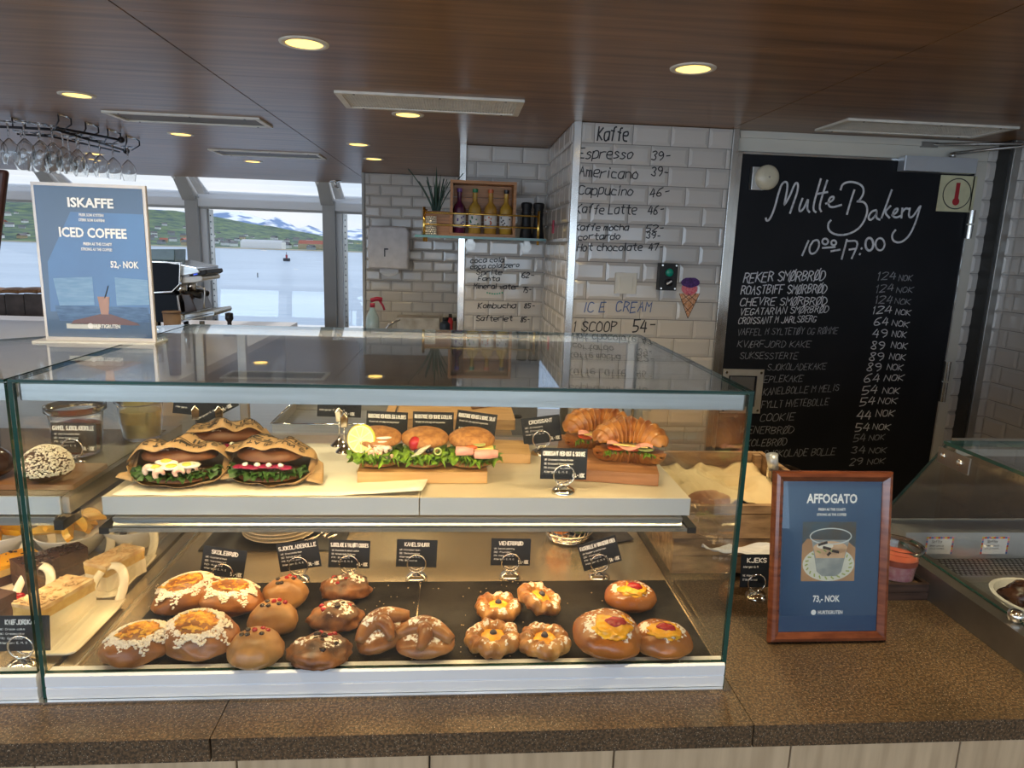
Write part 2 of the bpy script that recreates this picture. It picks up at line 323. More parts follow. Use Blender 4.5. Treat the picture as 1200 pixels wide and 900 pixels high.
# ceiling vents
PERF=mat('perforated grille',(.42,.41,.38),.6,0,(.24,.23,.21),260,1,lo=.45,hi=.55)
def vent(x0,x1,y0,y1,lb,dark=False,holes=True):
    t=thing('ceiling_vent',lb,'vent',((x0+x1)/2,(y0+y1)/2,ZC)); w,d=(x1-x0)/2,(y1-y0)/2; f=.022; mb=MB()
    for a in ((-w,w,-d,-d+f),(-w,w,d-f,d),(-w,-w+f,-d+f,d-f),(w-f,w,-d+f,d-f)): mb.box(*a,-.009,-.0005)
    bev(mb.build('frame',LW,t),.0015); g=MB(); g.box(-w+f,w-f,-d+f,d-f,-.004,-.001); g.build('grille',PERF if not dark else mat('dark slot grille',(.10,.08,.065),.5),t)
    if holes:
        nb=MB(); n=int((x1-x0-2*f)/.010)
        for i in range(n):
            x=-w+f+.004+i*.010; nb.box(x-.0012,x+.0012,-d+f,d-f,-.0055,-.004)
        for i in range(int((y1-y0-2*f)/.012)): y=-d+f+.004+i*.012; nb.box(-w+f,w-f,y-.0012,y+.0012,-.0052,-.004)
        tag(nb.build('grille_mesh',LW,t),None,kind='stuff')
    for a,b in ((-w*.8,-d+f/2),(w*.1,-d+f/2),(w*.8,-d+f/2),(-w*.8,d-f/2),(w*.8,d-f/2)): MB().lathe([(.004,-.0105),(.004,-.009)],8,(a,b,0)).build('screw',BLACKM,t)
vent(-.426,.218,2.49,2.76,'cream framed perforated vent in the middle of the ceiling')
vent(-1.476,-.84,3.11,3.33,'narrow silver framed vent near the hanging glasses',True,False)
vent(-1.45,-.82,4.26,4.50,'farthest narrow vent, close to the windows',True,False)
vent(1.397,2.06,2.523,2.764,'cream perforated vent above the blackboard door')
t=thing('sprinkler','small metal sprinkler head on the ceiling near the windows','sprinkler',(-1.04,6.1,ZC)); MB().lathe([(.05,0),(.05,-.008),(.012,-.012),(.012,-.05),(.035,-.055),(.035,-.06)],14).build('sprinkler_head',CHROME,t,True)
# ------------------------------------------------------------------ tiled walls
TW,TH=.156,.0777; GAP=.0012
_tm={}
def tile_mesh(w,h):
    k=(round(w,3),round(h,3))
    if k in _tm: return _tm[k]
    b=min(.013,w*.28,h*.28); d0=.0035; d=.0075; w2,h2=w/2-GAP,h/2-GAP
    v=[(-w2,0,-h2),(w2,0,-h2),(w2,0,h2),(-w2,0,h2),(-w2,-d0,-h2),(w2,-d0,-h2),(w2,-d0,h2),(-w2,-d0,h2),(-w2+b,-d,-h2+b),(w2-b,-d,-h2+b),(w2-b,-d,h2-b),(-w2+b,-d,h2-b)]
    f=[(0,1,5,4),(1,2,6,5),(2,3,7,6),(3,0,4,7),(4,5,9,8),(5,6,10,9),(6,7,11,10),(7,4,8,11),(8,9,10,11)]
    me=bpy.data.meshes.new('tile'); me.from_pydata(v,[],f); me.materials.append(TILE); me.update(); _tm[k]=me; return me
def tiled(name,o,ang,width,ztop,zbot,phase=0.,th=.04,start=0,tw=TW):
    "wall whose left end is o (x,y), running along angle ang, tiles on the side facing -normal"
    w=struct(MB().box(0,width,0,th,zbot,ztop).build(name,GROUT,None,loc=(o[0],o[1],0),rot=(0,0,ang)))
    r=0; z=ztop
    while z-TH>zbot-.02:
        off=(phase+(tw/2 if (r+start)%2 else 0))%tw; x=-tw+off
        while x<width-.004:
            a,b=max(0,x),min(width,x+tw)
            if b-a>.012: link('tile',tile_mesh(b-a,TH),w,((a+b)/2,0,z-TH/2),(R(random.uniform(-.35,.35)),0,R(random.uniform(-.35,.35))))
            x+=tw
        z-=TH; r+=1
    return w
WY=2.85
wb=tiled('wall_back',(.480,WY),0,.619,ZC-.002,.72,phase=.053)
tiled('wall_return',(.452,3.63),-PI/2,.76,ZC-.002,1.02,phase=.02,th=.02,start=1)
wm=tiled('wall_middle',(.033,3.63),0,.417,ZC-.002,1.02,phase=.129)
wf=tiled('wall_far',(-.695,5.30),0,.70,ZC-.002,.95,phase=.116,start=1)
struct(MB().box(.004,.45,3.672,5.3,.0,ZC).box(.004,.45,5.3,6.6,0,ZC).build('wall_core',mat('partition core',(.4,.39,.37),.7)))
struct(MB().box(.48,1.11,WY+.042,WY+.1,0,ZC).build('wall_backing',MATS['partition core']))
def trimz(n,x0,x1,y0,y1,z0,z1,m=ALUP): return struct(bev(MB().box(x0,x1,y0,y1,z0,z1).build(n,m),.0015))
trimz('trim_1',.450,.4795,WY-.012,WY+.03,.7,ZC-.001); trimz('trim_2',1.099,1.1245,WY-.014,WY+.05,.3,ZC-.001)
trimz('trim_3',.0,.0325,3.615,3.67,.95,ZC-.001); trimz('trim_4',-.715,-.6955,5.285,5.34,.3,ZC-.001,GREYP)
# door wall, right side
tiled('wall_door_side',(2.222,2.872),0,.085,ZC-.002,.72,phase=.06)
struct(MB().box(at(1165.5,287,y=2.8).x,at(1168.5,287,y=2.8).x-.0005,2.80,2.868,.3,ZC-.001).build('trim_5',mat('dark jamb',(.03,.03,.03),.4))); trimz('trim_6',at(1168.5,287,y=2.8).x,at(1177,287,y=2.8).x,2.79,2.868,.3,ZC-.001,STEELW)
PX1=at(1177,287,y=2.8).x+.001; PX2=at(1188,287,y=2.8).x; tiled('wall_pillar',(PX1,2.80),0,PX2-PX1,ZC-.002,.72,phase=.0)
tiled('wall_right',(PX2+.002,2.80),-PI/2,1.1,ZC-.002,.72,phase=.05,start=0)
struct(MB().box(PX2+.045,2.5,-3,2.85,0,ZC).box(PX2,PX2+.044,-3,1.69,0,ZC).build('wall_right_core',CREAM))
# hand written menu on the tiles
def marks(parent,lines,Y,seed0,mtl=MARK,lw=.085):
    for k,(tx,p0,p1,h) in enumerate(lines):
        a=at(*p0,y=Y); b=at(*p1,y=Y); mb=MB(); u=b-a
        hand('handwriting',tx,a,u.normalized(),(0,0,1),h,u.length,max(lw,.0045/h),None,None,.3,.15,seed0+k,mb)
        inv=parent.matrix_basis.inverted(); mb.v=[tuple(inv@Vector(p)) for p in mb.v]
        mb.build('handwriting',mtl,parent)
YT=WY-.0092
marks(wb,[('Kaffe',(700,164),(735,166),.052),('Espresso',(678,185),(741,186),.040),('39-',(763,188),(784,188),.036),('Americano',(678,207),(747,210),.040),('39-',(763,206),(782,207),.036),
 ('Cappucino',(678,227),(741,229),.036),('46-',(761,231),(783,229),.034),('Kaffe Latte',(675,250),(745,251),.036),('46-',(759,251),(777,250),.032),('Kaffe mocha',(674,270),(736,270),.025),
 ('52-',(757,271),(777,271),.026),('cortardo',(677,281),(726,280),.025),('39-',(757,280),(773,280),.026),('Hot chocolate',(676,294),(752,293),.030),('47-',(760,294),(776,293),.028),
 ('1 SCOOP',(672,388),(722,388),.042),('54-',(741,389),(766,388),.050)],YT,3,MARK,.115)
marks(wb,[('IC E  CREAM',(684,365),(762,366),.042)],YT,31,MARKB,.10)
marks(wm,[('coca cola',(551,308),(590,307),.024),('coca cola zero',(551,315),(608,313),.024),('Sprite',(558,322),(588,322),.026),('Fanta',(560,329),(585,329),.022),('62-',(611,326),(625,326),.028),
 ('Mineral water',(555,338),(607,339),.027),('75-',(612,343),(622,342),.026),('Kombucha',(560,361),(604,361),.028),('85-',(614,361),(626,361),.024),('Safteriet',(558,376),(600,376),.028),('85-',(610,377),(620,377),.024)],3.63-.0092,50,MARK,.13)
gm=MB(); 
for k in range(7):
    p=at(571+k*2.9,343+1.4*math.sin(k/6*PI),y=3.6195); gm.lathe([(.0045,0),(.0045,.0008)],6,(0,0,0)); 
    n=len(gm.v)-12; gm.v[n:]=[(p.x+a,p.y-c,p.z+b) for a,b,c in gm.v[n:]]
gm.v=[tuple(wm.matrix_basis.inverted()@Vector(p)) for p in gm.v]; gm.build('green_marker_dots',mat('green marker',(.05,.4,.25),.5),wm)
# ice cream drawing
def flat_poly(mb,pts,Y,m,dy=0): n=len(pts); mb.add([tuple(at(a,b,y=Y)+Vector((0,dy,0))) for a,b in pts],[tuple(range(n))],m)
mb=MB(); ring=lambda cx,cy,rx,ry,n=18,a0=0:[(cx+rx*math.cos(2*PI*i/n+a0),cy+ry*math.sin(2*PI*i/n+a0)*(1+.07*math.sin(5*2*PI*i/n))) for i in range(n)]
flat_poly(mb,[(796,344),(820,344),(806,373)],YT,2,-.0002); flat_poly(mb,ring(808,338,9.5,8),YT,1,-.0006); flat_poly(mb,ring(809,331,11,6),YT,0,-.001)
for a,b in (((796,344),(806,373)),((820,344),(806,373)),((800,344),(813,358)),((806,344),(816,353)),((816,344),(801,357)),((810,344),(798,352)),((801,357),(809,367)),((813,356),(803,366))):
    A=at(*a,y=YT-.0005); B=at(*b,y=YT-.0005); ribbon(mb,[(A.x,A.z),(B.x,B.z)],.0011,lambda x,z:(x,YT-.0007,z),3)
mb.v=[tuple(wb.matrix_basis.inverted()@Vector(p)) for p in mb.v]
o=mb.build('ice_cream_drawing',[mat('purple ink',(.10,.03,.22),.6,0,(.04,.01,.1),120),mat('pink ink',(.62,.08,.14),.6,0,(.75,.25,.3),120),mat('cone ink',(.50,.20,.07),.6,0,(.70,.45,.3),150),MARK],wb); o['label']='drawn ice cream cone with purple and pink scoops'
# switch and button box
t=thing('light_switch','square cream wall switch on the tiled menu wall','switch',at(733,332,y=WY-.008)); mb=MB().box(-.046,.046,-.010,0,-.043,.043); bev(mb.build('switch_plate',CREAM,t),.004,3); bev(MB().box(-.027,.027,-.015,-.009,-.026,.026).build('rocker',CREAM,t),.002)
t=thing('button_box','black control box with green button and rotary knob on tiles','switch box',at(779.5,324,y=WY-.008)); bev(MB().box(-.037,.037,-.05,0,-.055,.055).build('housing',BLACKP,t),.005,3)
MB().lathe([(.0165,0),(.0165,.008),(.013,.011)],20).xf(Matrix.Translation((0,-.05,.018))@Matrix.Rotation(R(90),4,'X')).build('green_button',mat('green plastic',(.0,.28,.2),.3),t,True)
MB().lathe([(.015,0),(.015,.012)],20).xf(Matrix.Translation((0,-.05,-.022))@Matrix.Rotation(R(90),4,'X')).build('rotary_knob',BLACKM,t,True)
MB().box(-.012,.012,-.064,-.062,-.003,.003).xf(Matrix.Rotation(R(-35),4,'Y')@Matrix.Translation((0,0,0))).build('knob_mark',WHITEINK,t,loc=(0,0,-.022))
for a in (-.029,.029):
    for b in (-.047,.047): MB().lathe([(.004,0),(.004,.002)],8).xf(Matrix.Translation((a,-.05,b))@Matrix.Rotation(R(90),4,'X')).build('screw',CHROME,t)
# ------------------------------------------------------------------ door with the blackboard
DY=2.87
d1=struct(MB().box(1.126,2.172,DY,DY+.045,.02,2.032).build('door_1',CREAM))
MB().box(1.154,2.166,DY-.006,DY,.05,2.022).build('blackboard',BOARD,d1)
bev(MB().box(1.127,1.153,DY-.012,DY+.0,.05,2.03).build('edge_strip',ALUP,d1),.002); MB().box(1.1535,2.17,DY-.010,DY,2.0225,2.031).build('top_strip',ALUP,d1); MB().box(2.1665,2.1725,DY-.010,DY,.05,2.022).build('edge_strip',ALUP,d1)
struct(MB().box(1.125,2.22,DY-.004,DY+.06,2.034,ZC-.001).box(2.1745,2.2215,DY-.004,DY+.06,0,2.033).box(1.135,2.215,DY-.014,DY-.005,2.085,2.10).build('door_frame',CREAM))
YD=DY-.0068
def chalk(tx,p0,p1,h,m=CHALK,seed=1,lw=.075): 
    ob=px_line('chalk_lettering',tx,p0,p1,YD,h,m,d1,lw,seed,jit=.28,slant=.18); return ob
mb=MB(); c2=lambda x,y:(860+x/4,190+y/4)
TITLE=[[(150,262),(153,276),(168,270),(190,220),(205,160),(222,105),(240,90),(252,98),(250,130),(240,180),(235,205),(262,160),(285,100),(300,95),(301,130),(280,190),(263,240)],[(322,170),(305,215),(310,235),(330,215),(350,165),(342,220),(355,235)],[(408,78),(375,190),(372,225),(385,235)],[(438,85),(410,170),(400,215),(410,232)],[(385,150),(440,140)],[(430,195),(465,180),(470,160),(450,165),(440,195),(455,215),(505,200)],
[(565,130),(545,190),(530,245)],[(500,130),(510,100),(550,90),(600,105),(612,140),(590,180),(575,185),(615,185),(630,230),(600,300),(550,335),(490,345),(445,325),(440,290),(455,272)],[(668,225),(645,230),(628,260),(640,275),(665,250),(672,228),(665,262),(685,270)],[(740,130),(715,200),(692,262)],[(735,205),(705,235),(730,262)],[(740,250),(765,235),(770,215),(752,222),(742,250),(760,262),(785,250)],[(790,215),(785,262)],[(788,235),(805,215),(820,220)],[(825,215),(818,255),(835,262),(870,210)],[(875,205),(850,290),(820,350),(780,380),(745,370),(740,340),(758,318)]]
HOURS=[[(350,368),(320,438)],[(372,370),(352,400),(358,432),(385,425),(402,390),(395,362),(372,370)],[(415,402),(475,398)],[(455,418),(498,410)],[(530,362),(505,455)],[(530,370),(590,368),(552,452)],[(540,410),(575,405)],[(600,402),(597,408)],[(592,428),(589,434)]]+[[(cx+rx*math.cos(a*PI/5),cy+ry*math.sin(a*PI/5)) for a in range(11)] for cx,cy,rx,ry in ((428,372,14,14),(468,378,12,12),(635,385,20,32),(635,385,18,30),(685,385,22,30))]
for nm,S_,w in (('chalk_title',TITLE,.0042),('chalk_hours',HOURS,.0040)):
    mb=MB()
    for s_ in S_:
        q=[at(*c2(*p),y=YD) for p in (chaikin(s_,2) if len(s_)>2 else s_)]; ribbon(mb,[(p.x,p.z) for p in q],w,lambda x,z:(x,YD,z))
    o=mb.build(nm,CHALK,d1); o['label']='shop name in large chalk script' if nm=='chalk_title' else 'chalk hours 10.00 to 17.00'
rows=[('REKER SMØRBRØD',871,331,966,328,.040,0),('ROASTBIFF SMØRBRØD',868,345,968,343,.036,0),('CHEVRE SMØRBRØD',867,358,968,357,.033,0),('VEGATARIAN SMØRBRØD',867,369,970,366,.028,0),('CROISSANT M JARLSBERG',865,380,956,377,.027,0),
 ('VAFFEL M SYLTETØY OG RØMME',864,393,981,391,.028,1),('KVÆRFJORD KAKE',864,407,949,407,.028,1),('SUKSESSTERTE',867,420,934,421,.028,1),('SJOKOLADEKAKE',899,434,967,433,.028,1),('EPLEKAKE',895,448,940,447,.029,1),
 ('KANELBOLLE M MELIS',894,463,982,458,.030,1),('FYLLT HVETEBOLLE',892,478,970,475,.031,1),('COOKIE',890,494,930,492,.034,1),('WIENERBRØD',866,508,929,508,.032,1),('SKOLEBRØD',868,523,921,522,.032,1),('KOKOS SJOKOLADE BOLLE',862,537,978,533,.032,1),('KRONE',876,551,905,549,.032,1),('SPESIAL',880,564,905,563,.03,1)]
for k,(tx,a,b,c,d,h,dim) in enumerate(rows): chalk(tx,(a,b),(c,d),h,CHALKD if dim else CHALK,80+k,.09 if dim else .12)
pr=[('124',1028,328,1049,327,.033,'NOK',1053,329,1068,329,1),('124',1026,343,1046,341,.032,'NOK',1050,343,1069,343,1),('124',1025,356,1045,355,.032,'NOK',1048,356,1066,357,1),('124',1022,368,1044,366,.032,'NOK',1049,368,1066,370,0),('64',1024,381,1040,381,.034,'NOK',1045,381,1064,384,0),('49',1022,395,1038,396,.036,'NOK',1045,394,1061,396,0),('89',1020,408,1035,410,.036,'NOK',1044,407,1062,409,0),('89',1018,422,1034,423,.036,'NOK',1042,421,1060,422,0),('89',1015,434,1031,435,.036,'NOK',1039,433,1057,434,0),('64',1012,448,1030,447,.036,'NOK',1036,446,1058,446,0),('54',1010,462,1027,461,.036,'NOK',1034,461,1053,461,0),('54',1007,476,1024,474,.036,'NOK',1029,473,1050,473,0),('44',1004,491,1020,491,.040,'NOK',1026,488,1047,488,0),('54',1002,505,1018,505,.036,'NOK',1022,503,1042,504,0),('54',1000,518,1013,517,.034,'NOK',1018,516,1036,515,1),('34',997,531,1013,531,.034,'NOK',1018,531,1038,530,1),('29',995,546,1009,545,.034,'NOK',1016,544,1036,543,1)]
for k,(a,x0,y0,x1,y1,h,b,u0,v0,u1,v1,dim) in enumerate(pr):
    mb=MB(); px_line('',a,(x0,y0),(x1,y1),YD,h,None,None,.12,200+k,mb); px_line('',b,(u0,v0),(u1,v1),YD,h*.72,None,None,.14,300+k,mb)
    o=mb.build('chalk_price',CHALKD if dim else CHALK,d1)
# door fittings
def cylx(p,r,l,m,parent,name,ax='Y',n=20,prof=None): 
    mb=MB().lathe(prof or [(r*.92,0),(r,.002),(r,l-.002),(r*.92,l)],n); mb.xf(Matrix.Translation(p)@(Matrix.Rotation(R(90),4,'X') if ax=='Y' else Matrix.Identity(4))); return smooth_auto(mb.build(name,m,parent))
p=at(899,208,y=DY-.04); t=thing('door_bell','round cream alarm bell at the top left of the blackboard','bell',(p.x,DY-.007,p.z)); bev(MB().box(-.062,-.005,-.03,0,-.05,.04).build('bracket',STEELW,t),.003)
cylx((0,-.03,0),.05,.012,mat('cream enamel',(.72,.66,.5),.25),t,'dome','Y',28,[(.05,0),(.05,.006),(.044,.016),(.03,.022),(.0,.024)]); cylx((0,-.052,0),.004,.004,CHROME,t,'dome_screw',n=10)
t=thing('door_closer','silver door closer with folding arm above the blackboard','door closer',(1.98,DY-.008,2.01)); bev(MB().box(-.158,.158,-.05,0,-.031,.028).build('closer_body',ALU,t),.004,3)
MB().tube([(.06,-.025,.028),(.06,-.025,.05)],.012,12).tube([(.06,-.025,.048),(.235,-.20,.062)],.006,8).tube([(.235,-.20,.062),(.235,-.20,.075)],.010,12).tube([(.235,-.20,.070),(-.02,-.005,.082)],.006,8).build('closer_arm',STEEL,t,True); MB().box(-.07,.0,-.012,.002,.070,.092).build('arm_bracket',STEELW,t)
p0=at(1103,205,y=DY-.009); p1=at(1139,249,y=DY-.009); t=thing('thermometer_sign','pale yellow sign with red thermometer in a circle on the door','sign',((p0.x+p1.x)/2,DY-.008,(p0.z+p1.z)/2)); w,h=(p1.x-p0.x)/2,(p0.z-p1.z)/2
SY=mat('pale yellow sign',(.66,.64,.42),.5); SR=mat('sign red',(.42,.02,.03),.5)
MB().box(-w,w,-.002,0,-h,h).build('plate',SY,t); mb=MB(); ribbon(mb,[(.062*math.cos(a*PI/16),.062*math.sin(a*PI/16)) for a in range(33)],.002,lambda x,z:(x,-.0028,z)); mb.build('printed_ring',MARK,t)
mb=MB(); mb.add([(.016*math.cos(a*PI/8),-.0028,-.032+.016*math.sin(a*PI/8)) for a in range(16)],[tuple(range(16))]); mb.add([(-.009,-.0029,-.03),(.009,-.0029,-.03),(.009,-.0029,.045),(-.009,-.0029,.045)],[(0,1,2,3)]); mb.build('printed_thermometer',SR,t)
for (za,zb) in ((1.834,1.716),(1.182,1.0),(.5,.36)): 
    mb=MB().tube([(2.1735,DY-.022,zb),(2.1735,DY-.022,(za+zb)/2-.003)],.013,14).tube([(2.1735,DY-.022,(za+zb)/2+.003),(2.1735,DY-.022,za)],.013,14); smooth_auto(mb.build('hinge',ALUP,d1))
# latch plate
p0=at(846,432,y=DY-.008); p1=at(891,484,y=DY-.008); X0,X1,Z1,Z0=p0.x+.005,p1.x-.005,p0.z,p1.z; LT=thing('door_latch','square steel recessed latch handle on the blackboard door','latch',((X0+X1)/2,DY-.007,(Z0+Z1)/2)); w,h=(X1-X0)/2,(Z1-Z0)/2; f=.028; mb=MB()
for a in ((-w,w,h-f,h),(-w,w,-h,-h+f),(-w,-w+f,-h+f,h-f),(w-f,w,-h+f,h-f)): mb.box(a[0],a[1],-.010,0,a[2],a[3])
bev(mb.build('latch_frame',CREAM if 0 else mat('pale cast metal',(.62,.60,.55),.3,.5),LT),.003); MB().box(-w+f,w-f,-.002,0,-h+f,h-f).build('recess',BLACKM,LT)
bev(MB().box(-w+f+.006,w-f-.012,-.012,-.002,.006,h-f-.006).build('paddle',STEEL,LT),.003); bev(MB().box(-w+f,w-f-.02,-.022,-.012,-.012,.008).build('lever',ALU,LT),.003)
for a in (-w+f/2,w-f/2):
    for b in (h-f/2,-h+f/2): cylx((a,-.010,b),.006,.003,CHROME,LT,'screw',n=10)
# ------------------------------------------------------------------ windows and outside
FR=WHITEP
def wbar(n,x0,x1,y0,y1,z0,z1,m=FR): return struct(MB().box(x0,x1,y0,y1,z0,z1).build(n,m))
struct(MB().box(XL,.45,YW-.05,YW+.15,0,.80).build('wall_window_sill',WHITEP))
struct(MB().box(XL,.45,YW-.14,YW+.05,1.885,1.955).box(XL,.45,YW-.10,YW-.0,1.955,1.995).build('trim_7',WHITEP))
struct(MB().box(XL,.45,YW-.11,YW-.02,1.865,1.884).build('trim_8',GREYP))
mulx=[-6.05,-4.80,-3.52,-2.385,-1.175,.02]
for k,x in enumerate(mulx):
    w=.055
    mb=MB().box(x-w-.01,x+w-.01,YW-.16,YW+.04,.80,1.97); v=[(x-w-.02,YW-.17,1.93),(x+w-.02,YW-.17,1.93),(x+w-.02,6.30,ZC+.03),(x-w-.02,6.30,ZC+.03)]
    mb.add(v+[(a,b+.12,c+.02) for a,b,c in v],[(0,1,2,3),(7,6,5,4),(0,4,5,1),(1,5,6,2),(2,6,7,3),(3,7,4,0)]); struct(mb.build('trim_%d'%(9+k),GREYP))
    f=MB().box(x+w-.009,x+w+.045,YW-.10,YW,.80,1.864); f.add([(x+w-.01,YW-.12,1.99),(x+w+.05,YW-.12,1.99),(x+w+.05,6.32,ZC+.03),(x+w-.01,6.32,ZC+.03)],[(0,1,2,3)]); ff=struct(f.build('window_%d'%(k+1),WHITEP))
    if k<5:
        x1=mulx[k+1]-w-.011; pm_=MB().box(x+w+.046,x1,-.004,.004,0,1.06); pm_.v=[(a,YW-.03+b+c*.085,.803+c) for a,b,c in pm_.v]; pm_.build('pane',GW,ff)
        MB().box(x+w+.050,x+w+.085,YW-.06,YW-.034,.81,1.862).build('perforated_strip',STEELW,ff)
        dm=MB()
        for q in range(18): dm.box(x+w+.062,x+w+.072,YW-.063,YW-.0605,.85+q*.056,.862+q*.056)
        dm.build('strip_holes',BLACKM,ff)
        MB().add([(x+w+.05,6.66,1.996),(x1,6.66,1.996),(x1,6.34,ZC+.02),(x+w+.05,6.34,ZC+.02)],[(0,1,2,3)]).build('roof_pane',GW,ff)
        # rounded frame of the slanting pane
        fr=MB()
        for A,B in (((x+w+.05,6.64),(x+w+.05,6.33)),((x1,6.64),(x1,6.33)),((x+w+.05,6.64),(x1,6.64))):
            za=lambda y:1.996+(6.66-y)*.4; fr.tube([(A[0],A[1],za(A[1])),(B[0],B[1],za(B[1]))],.022,8)
        fr.build('roof_frame',WHITEP,ff,True)
struct(MB().box(XL-.1,XL,YB,YW+.1,0,.9).box(XL-.1,XL,YB,YW+.1,1.95,ZC+.1).build('wall_left',WHITEP))
struct(MB().box(XL,4,YB-.1,YB,0,.9).box(XL,4,YB-.1,YB,2.0,ZC+.1).build('wall_customer_side',WHITEP))
for x in (-6.2,-3.9,-1.3,1.3,3.9): struct(MB().box(x-.06,x+.06,YB-.09,YB,.9,2.0).build('window_post',WHITEP))
struct(MB().box(2.5,4,2.85,2.95,0,ZC).box(3.9,4,-3,2.85,0,ZC).box(2.36,2.5,2.85,2.95,0,ZC).box(.46,2.5,2.935,3.0,2.04,ZC).build('wall_side_core',CREAM))
# sea and shore
SEA=mat('fjord water',(.34,.44,.56),.30,0,(.26,.36,.48),.05,6,.6,.35,spec=.6,stretch=(.4,1,1)); 
for nd in SEA.node_tree.nodes:
    if nd.type=='BUMP': nd.inputs['Distance'].default_value=1.1
sea=MB().box(-6000,6000,14,9000,-10.2,-10).build('sea',SEA); struct(sea)
def ridge(pts,Y): q=[at(a,b,y=Y) for a,b in pts]; xs=[p.x for p in q]; zs=[p.z for p in q]; return lambda x:float(np.interp(x,xs,zs))
FOREST=mat('wooded hillside',(.12,.185,.075),.9,0,(.018,.060,.060),.028,10,lo=.38,hi=.62); MEAD=mat('meadow green',(.22,.33,.10),.9,0,(.10,.18,.06),.01,8)
for nd in FOREST.node_tree.nodes:
    if nd.type=='TEX_NOISE': nd.inputs['Scale'].default_value=.055
rg=ridge([(-900,255),(-300,240),(0,233),(60,238),(190,247),(230,250),(262,254),(300,263),(350,273),(381,279),(430,283),(700,290)],1600)
def hillz(x,v): 
    y=740+v*860+ (x+500)*.05; n=noise.fractal(Vector((x*.006,y*.006,0)),1,2,5)*9*v**.7
    return (x,y,-10+ (rg(x)+10)*(v**.75)+n)
hb=MB().grid(lambda u,v:hillz(-2600+u*3600,v),260,60); struct(hb.build('hillside',FOREST,smooth=True))
rm=ridge([(-500,240),(0,238),(190,246),(240,249),(262,247),(285,249),(300,254),(313,258),(323,254),(335,259),(350,268),(362,264),(372,268),(381,272),(405,272),(412,267),(430,270),(700,280)],6000)
def mtn(u,v):
    x=-6500+u*8500; n=noise.fractal(Vector((x*.0016,v*3,2)),1,2,6); return (x,5200+v*800,-10+(rm(x)+10)*(v**.8)+n*28*v*(1-v)*3)
SNOW=mat('snow streaked mountain',(.80,.84,.90),.9,0,(.16,.26,.46),.006,10,lo=.46,hi=.56,stretch=(1,1,2)); struct(MB().grid(mtn,320,30).build('mountain',SNOW,smooth=True))
beach=MB().grid(lambda u,v:(-2600+u*3600,728+v*16+(-2600+u*3600+500)*.05,-10.1+.9*v+.3),80,3).build('shoreline',mat('pebble shore',(.42,.36,.26),.9,0,(.25,.24,.17),.05)); struct(beach)
HW=[mat('white clapboard',(.95,.95,.93),.7),mat('ochre clapboard',(.55,.42,.25),.7),mat('grey clapboard',(.42,.44,.46),.7)]; HR=[mat('dark roof',(.12,.12,.13),.7),mat('red roof',(.38,.10,.06),.7)]
hm=[]
for a in range(3):
    for b in range(2):
        m_=MB().box(-6,6,-4,4,-3,5.5); m_.prism([(-4.6,5.5),(4.6,5.5),(0,8.6)],-6.4,6.4,1,'x'); hm.append(m_)
protos=[]; HP=[]
for k in range(280):
    for _try in range(40):
        x=random.uniform(-1150,-150); v=random.choice([random.uniform(.015,.12),random.uniform(.05,.30),random.uniform(.1,.5)]); p=hillz(x,v)
        if all(abs(p[0]-a)+abs(p[1]-b)>26 for a,b in HP): break
    HP.append((p[0],p[1]))
    if k<6: ob=hm[k].build('house',[HW[k//2],HR[k%2]]); protos.append(ob)
    else: ob=protos[random.choice([0,0,0,0,2,4,4,3])].copy(); COL.objects.link(ob)
    ob.location=(p[0],p[1],p[2]-1); ob.rotation_euler=(0,0,random.choice([0,.4,-.5,1.3])); ob.scale=(random.uniform(.45,.8),)*3
    tag(ob,'small gabled house among the trees on the far shore','house','houses on the far shore')
p=at(279,289,y=752); q=at(328,292,y=752); z1=at(300,283,y=752).z
t=thing('warehouse','long white harbour warehouse on the far shore','warehouse',((p.x+q.x)/2,760,-9.5)); w=(q.x-p.x)/2; MB().box(-w,w,0,18,-1,z1+9.5).build('hall',HW[0],t); MB().prism([(0,z1+9.5),(18,z1+9.5),(9,z1+11.5)],-w,w,axis='x').build('roof',mat('pale grey roof',(.5,.52,.54),.6),t)
p=at(366,280,y=800); t=tag(MB().box(-16,16,0,12,-2,5).prism([(0,5),(12,5),(6,9)],-16,16,1,'x').build('long_house',[HW[1],HR[1]],loc=(p.x,800,hillz(p.x,.09)[2])),'long red roofed building on the far shore','building')
p=at(336,306,z=-10); t=thing('sea_beacon','red and dark navigation beacon standing in the fjord','beacon',p); s_=p.y/804; MB().lathe([(4*s_,0),(4*s_,3.2*s_),(1.4*s_,3.4*s_)],12).build('base',mat('beacon black',(.03,.04,.05),.6),t); MB().tube([(0,0,3.4*s_),(0,0,7*s_)],1.1*s_,8).build('tower',mat('beacon red',(.5,.04,.05),.5),t); MB().tube([(0,0,7*s_),(0,0,10*s_)],.3*s_,6).build('mast',BLACKM,t)
p=at(302,325,z=-10); tag(MB().tube([(0,0,0),(0,0,p.y/804*5)],p.y/804*.6,8).build('channel_stake',MATS['beacon black'],loc=p),'slim dark stake standing alone in the water','stake')
# ================================================================== COUNTER
XA,XB=-1.6,2.26
cn=thing('service_counter','speckled brown stone counter with pale wood front','counter',(0,.785,0))
def slab(x0,x1): bev(MB().box(x0+.0006,x1-.0006,0,.68,.967,1.0).build('stone_slab',GRAN,cn),.0025,2)
for a,b in ((XA,-.302),(-.302,.407),(.407,XB)): slab(a,b)
for x in [XA+.249*k for k in range(-1,17)]:
    x=.222-.249*8+ (x-XA)+.0; 
    if x<XB-.02: bev(MB().box(x+.0012,min(XB,x+.2478),.015,.035,.02,.9655).build('front_plank',OAK,cn),.001,1)
MB().box(XA,XB,.036,.66,.0,.966).build('carcass',mat('counter carcass',(.2,.17,.13),.7),cn)
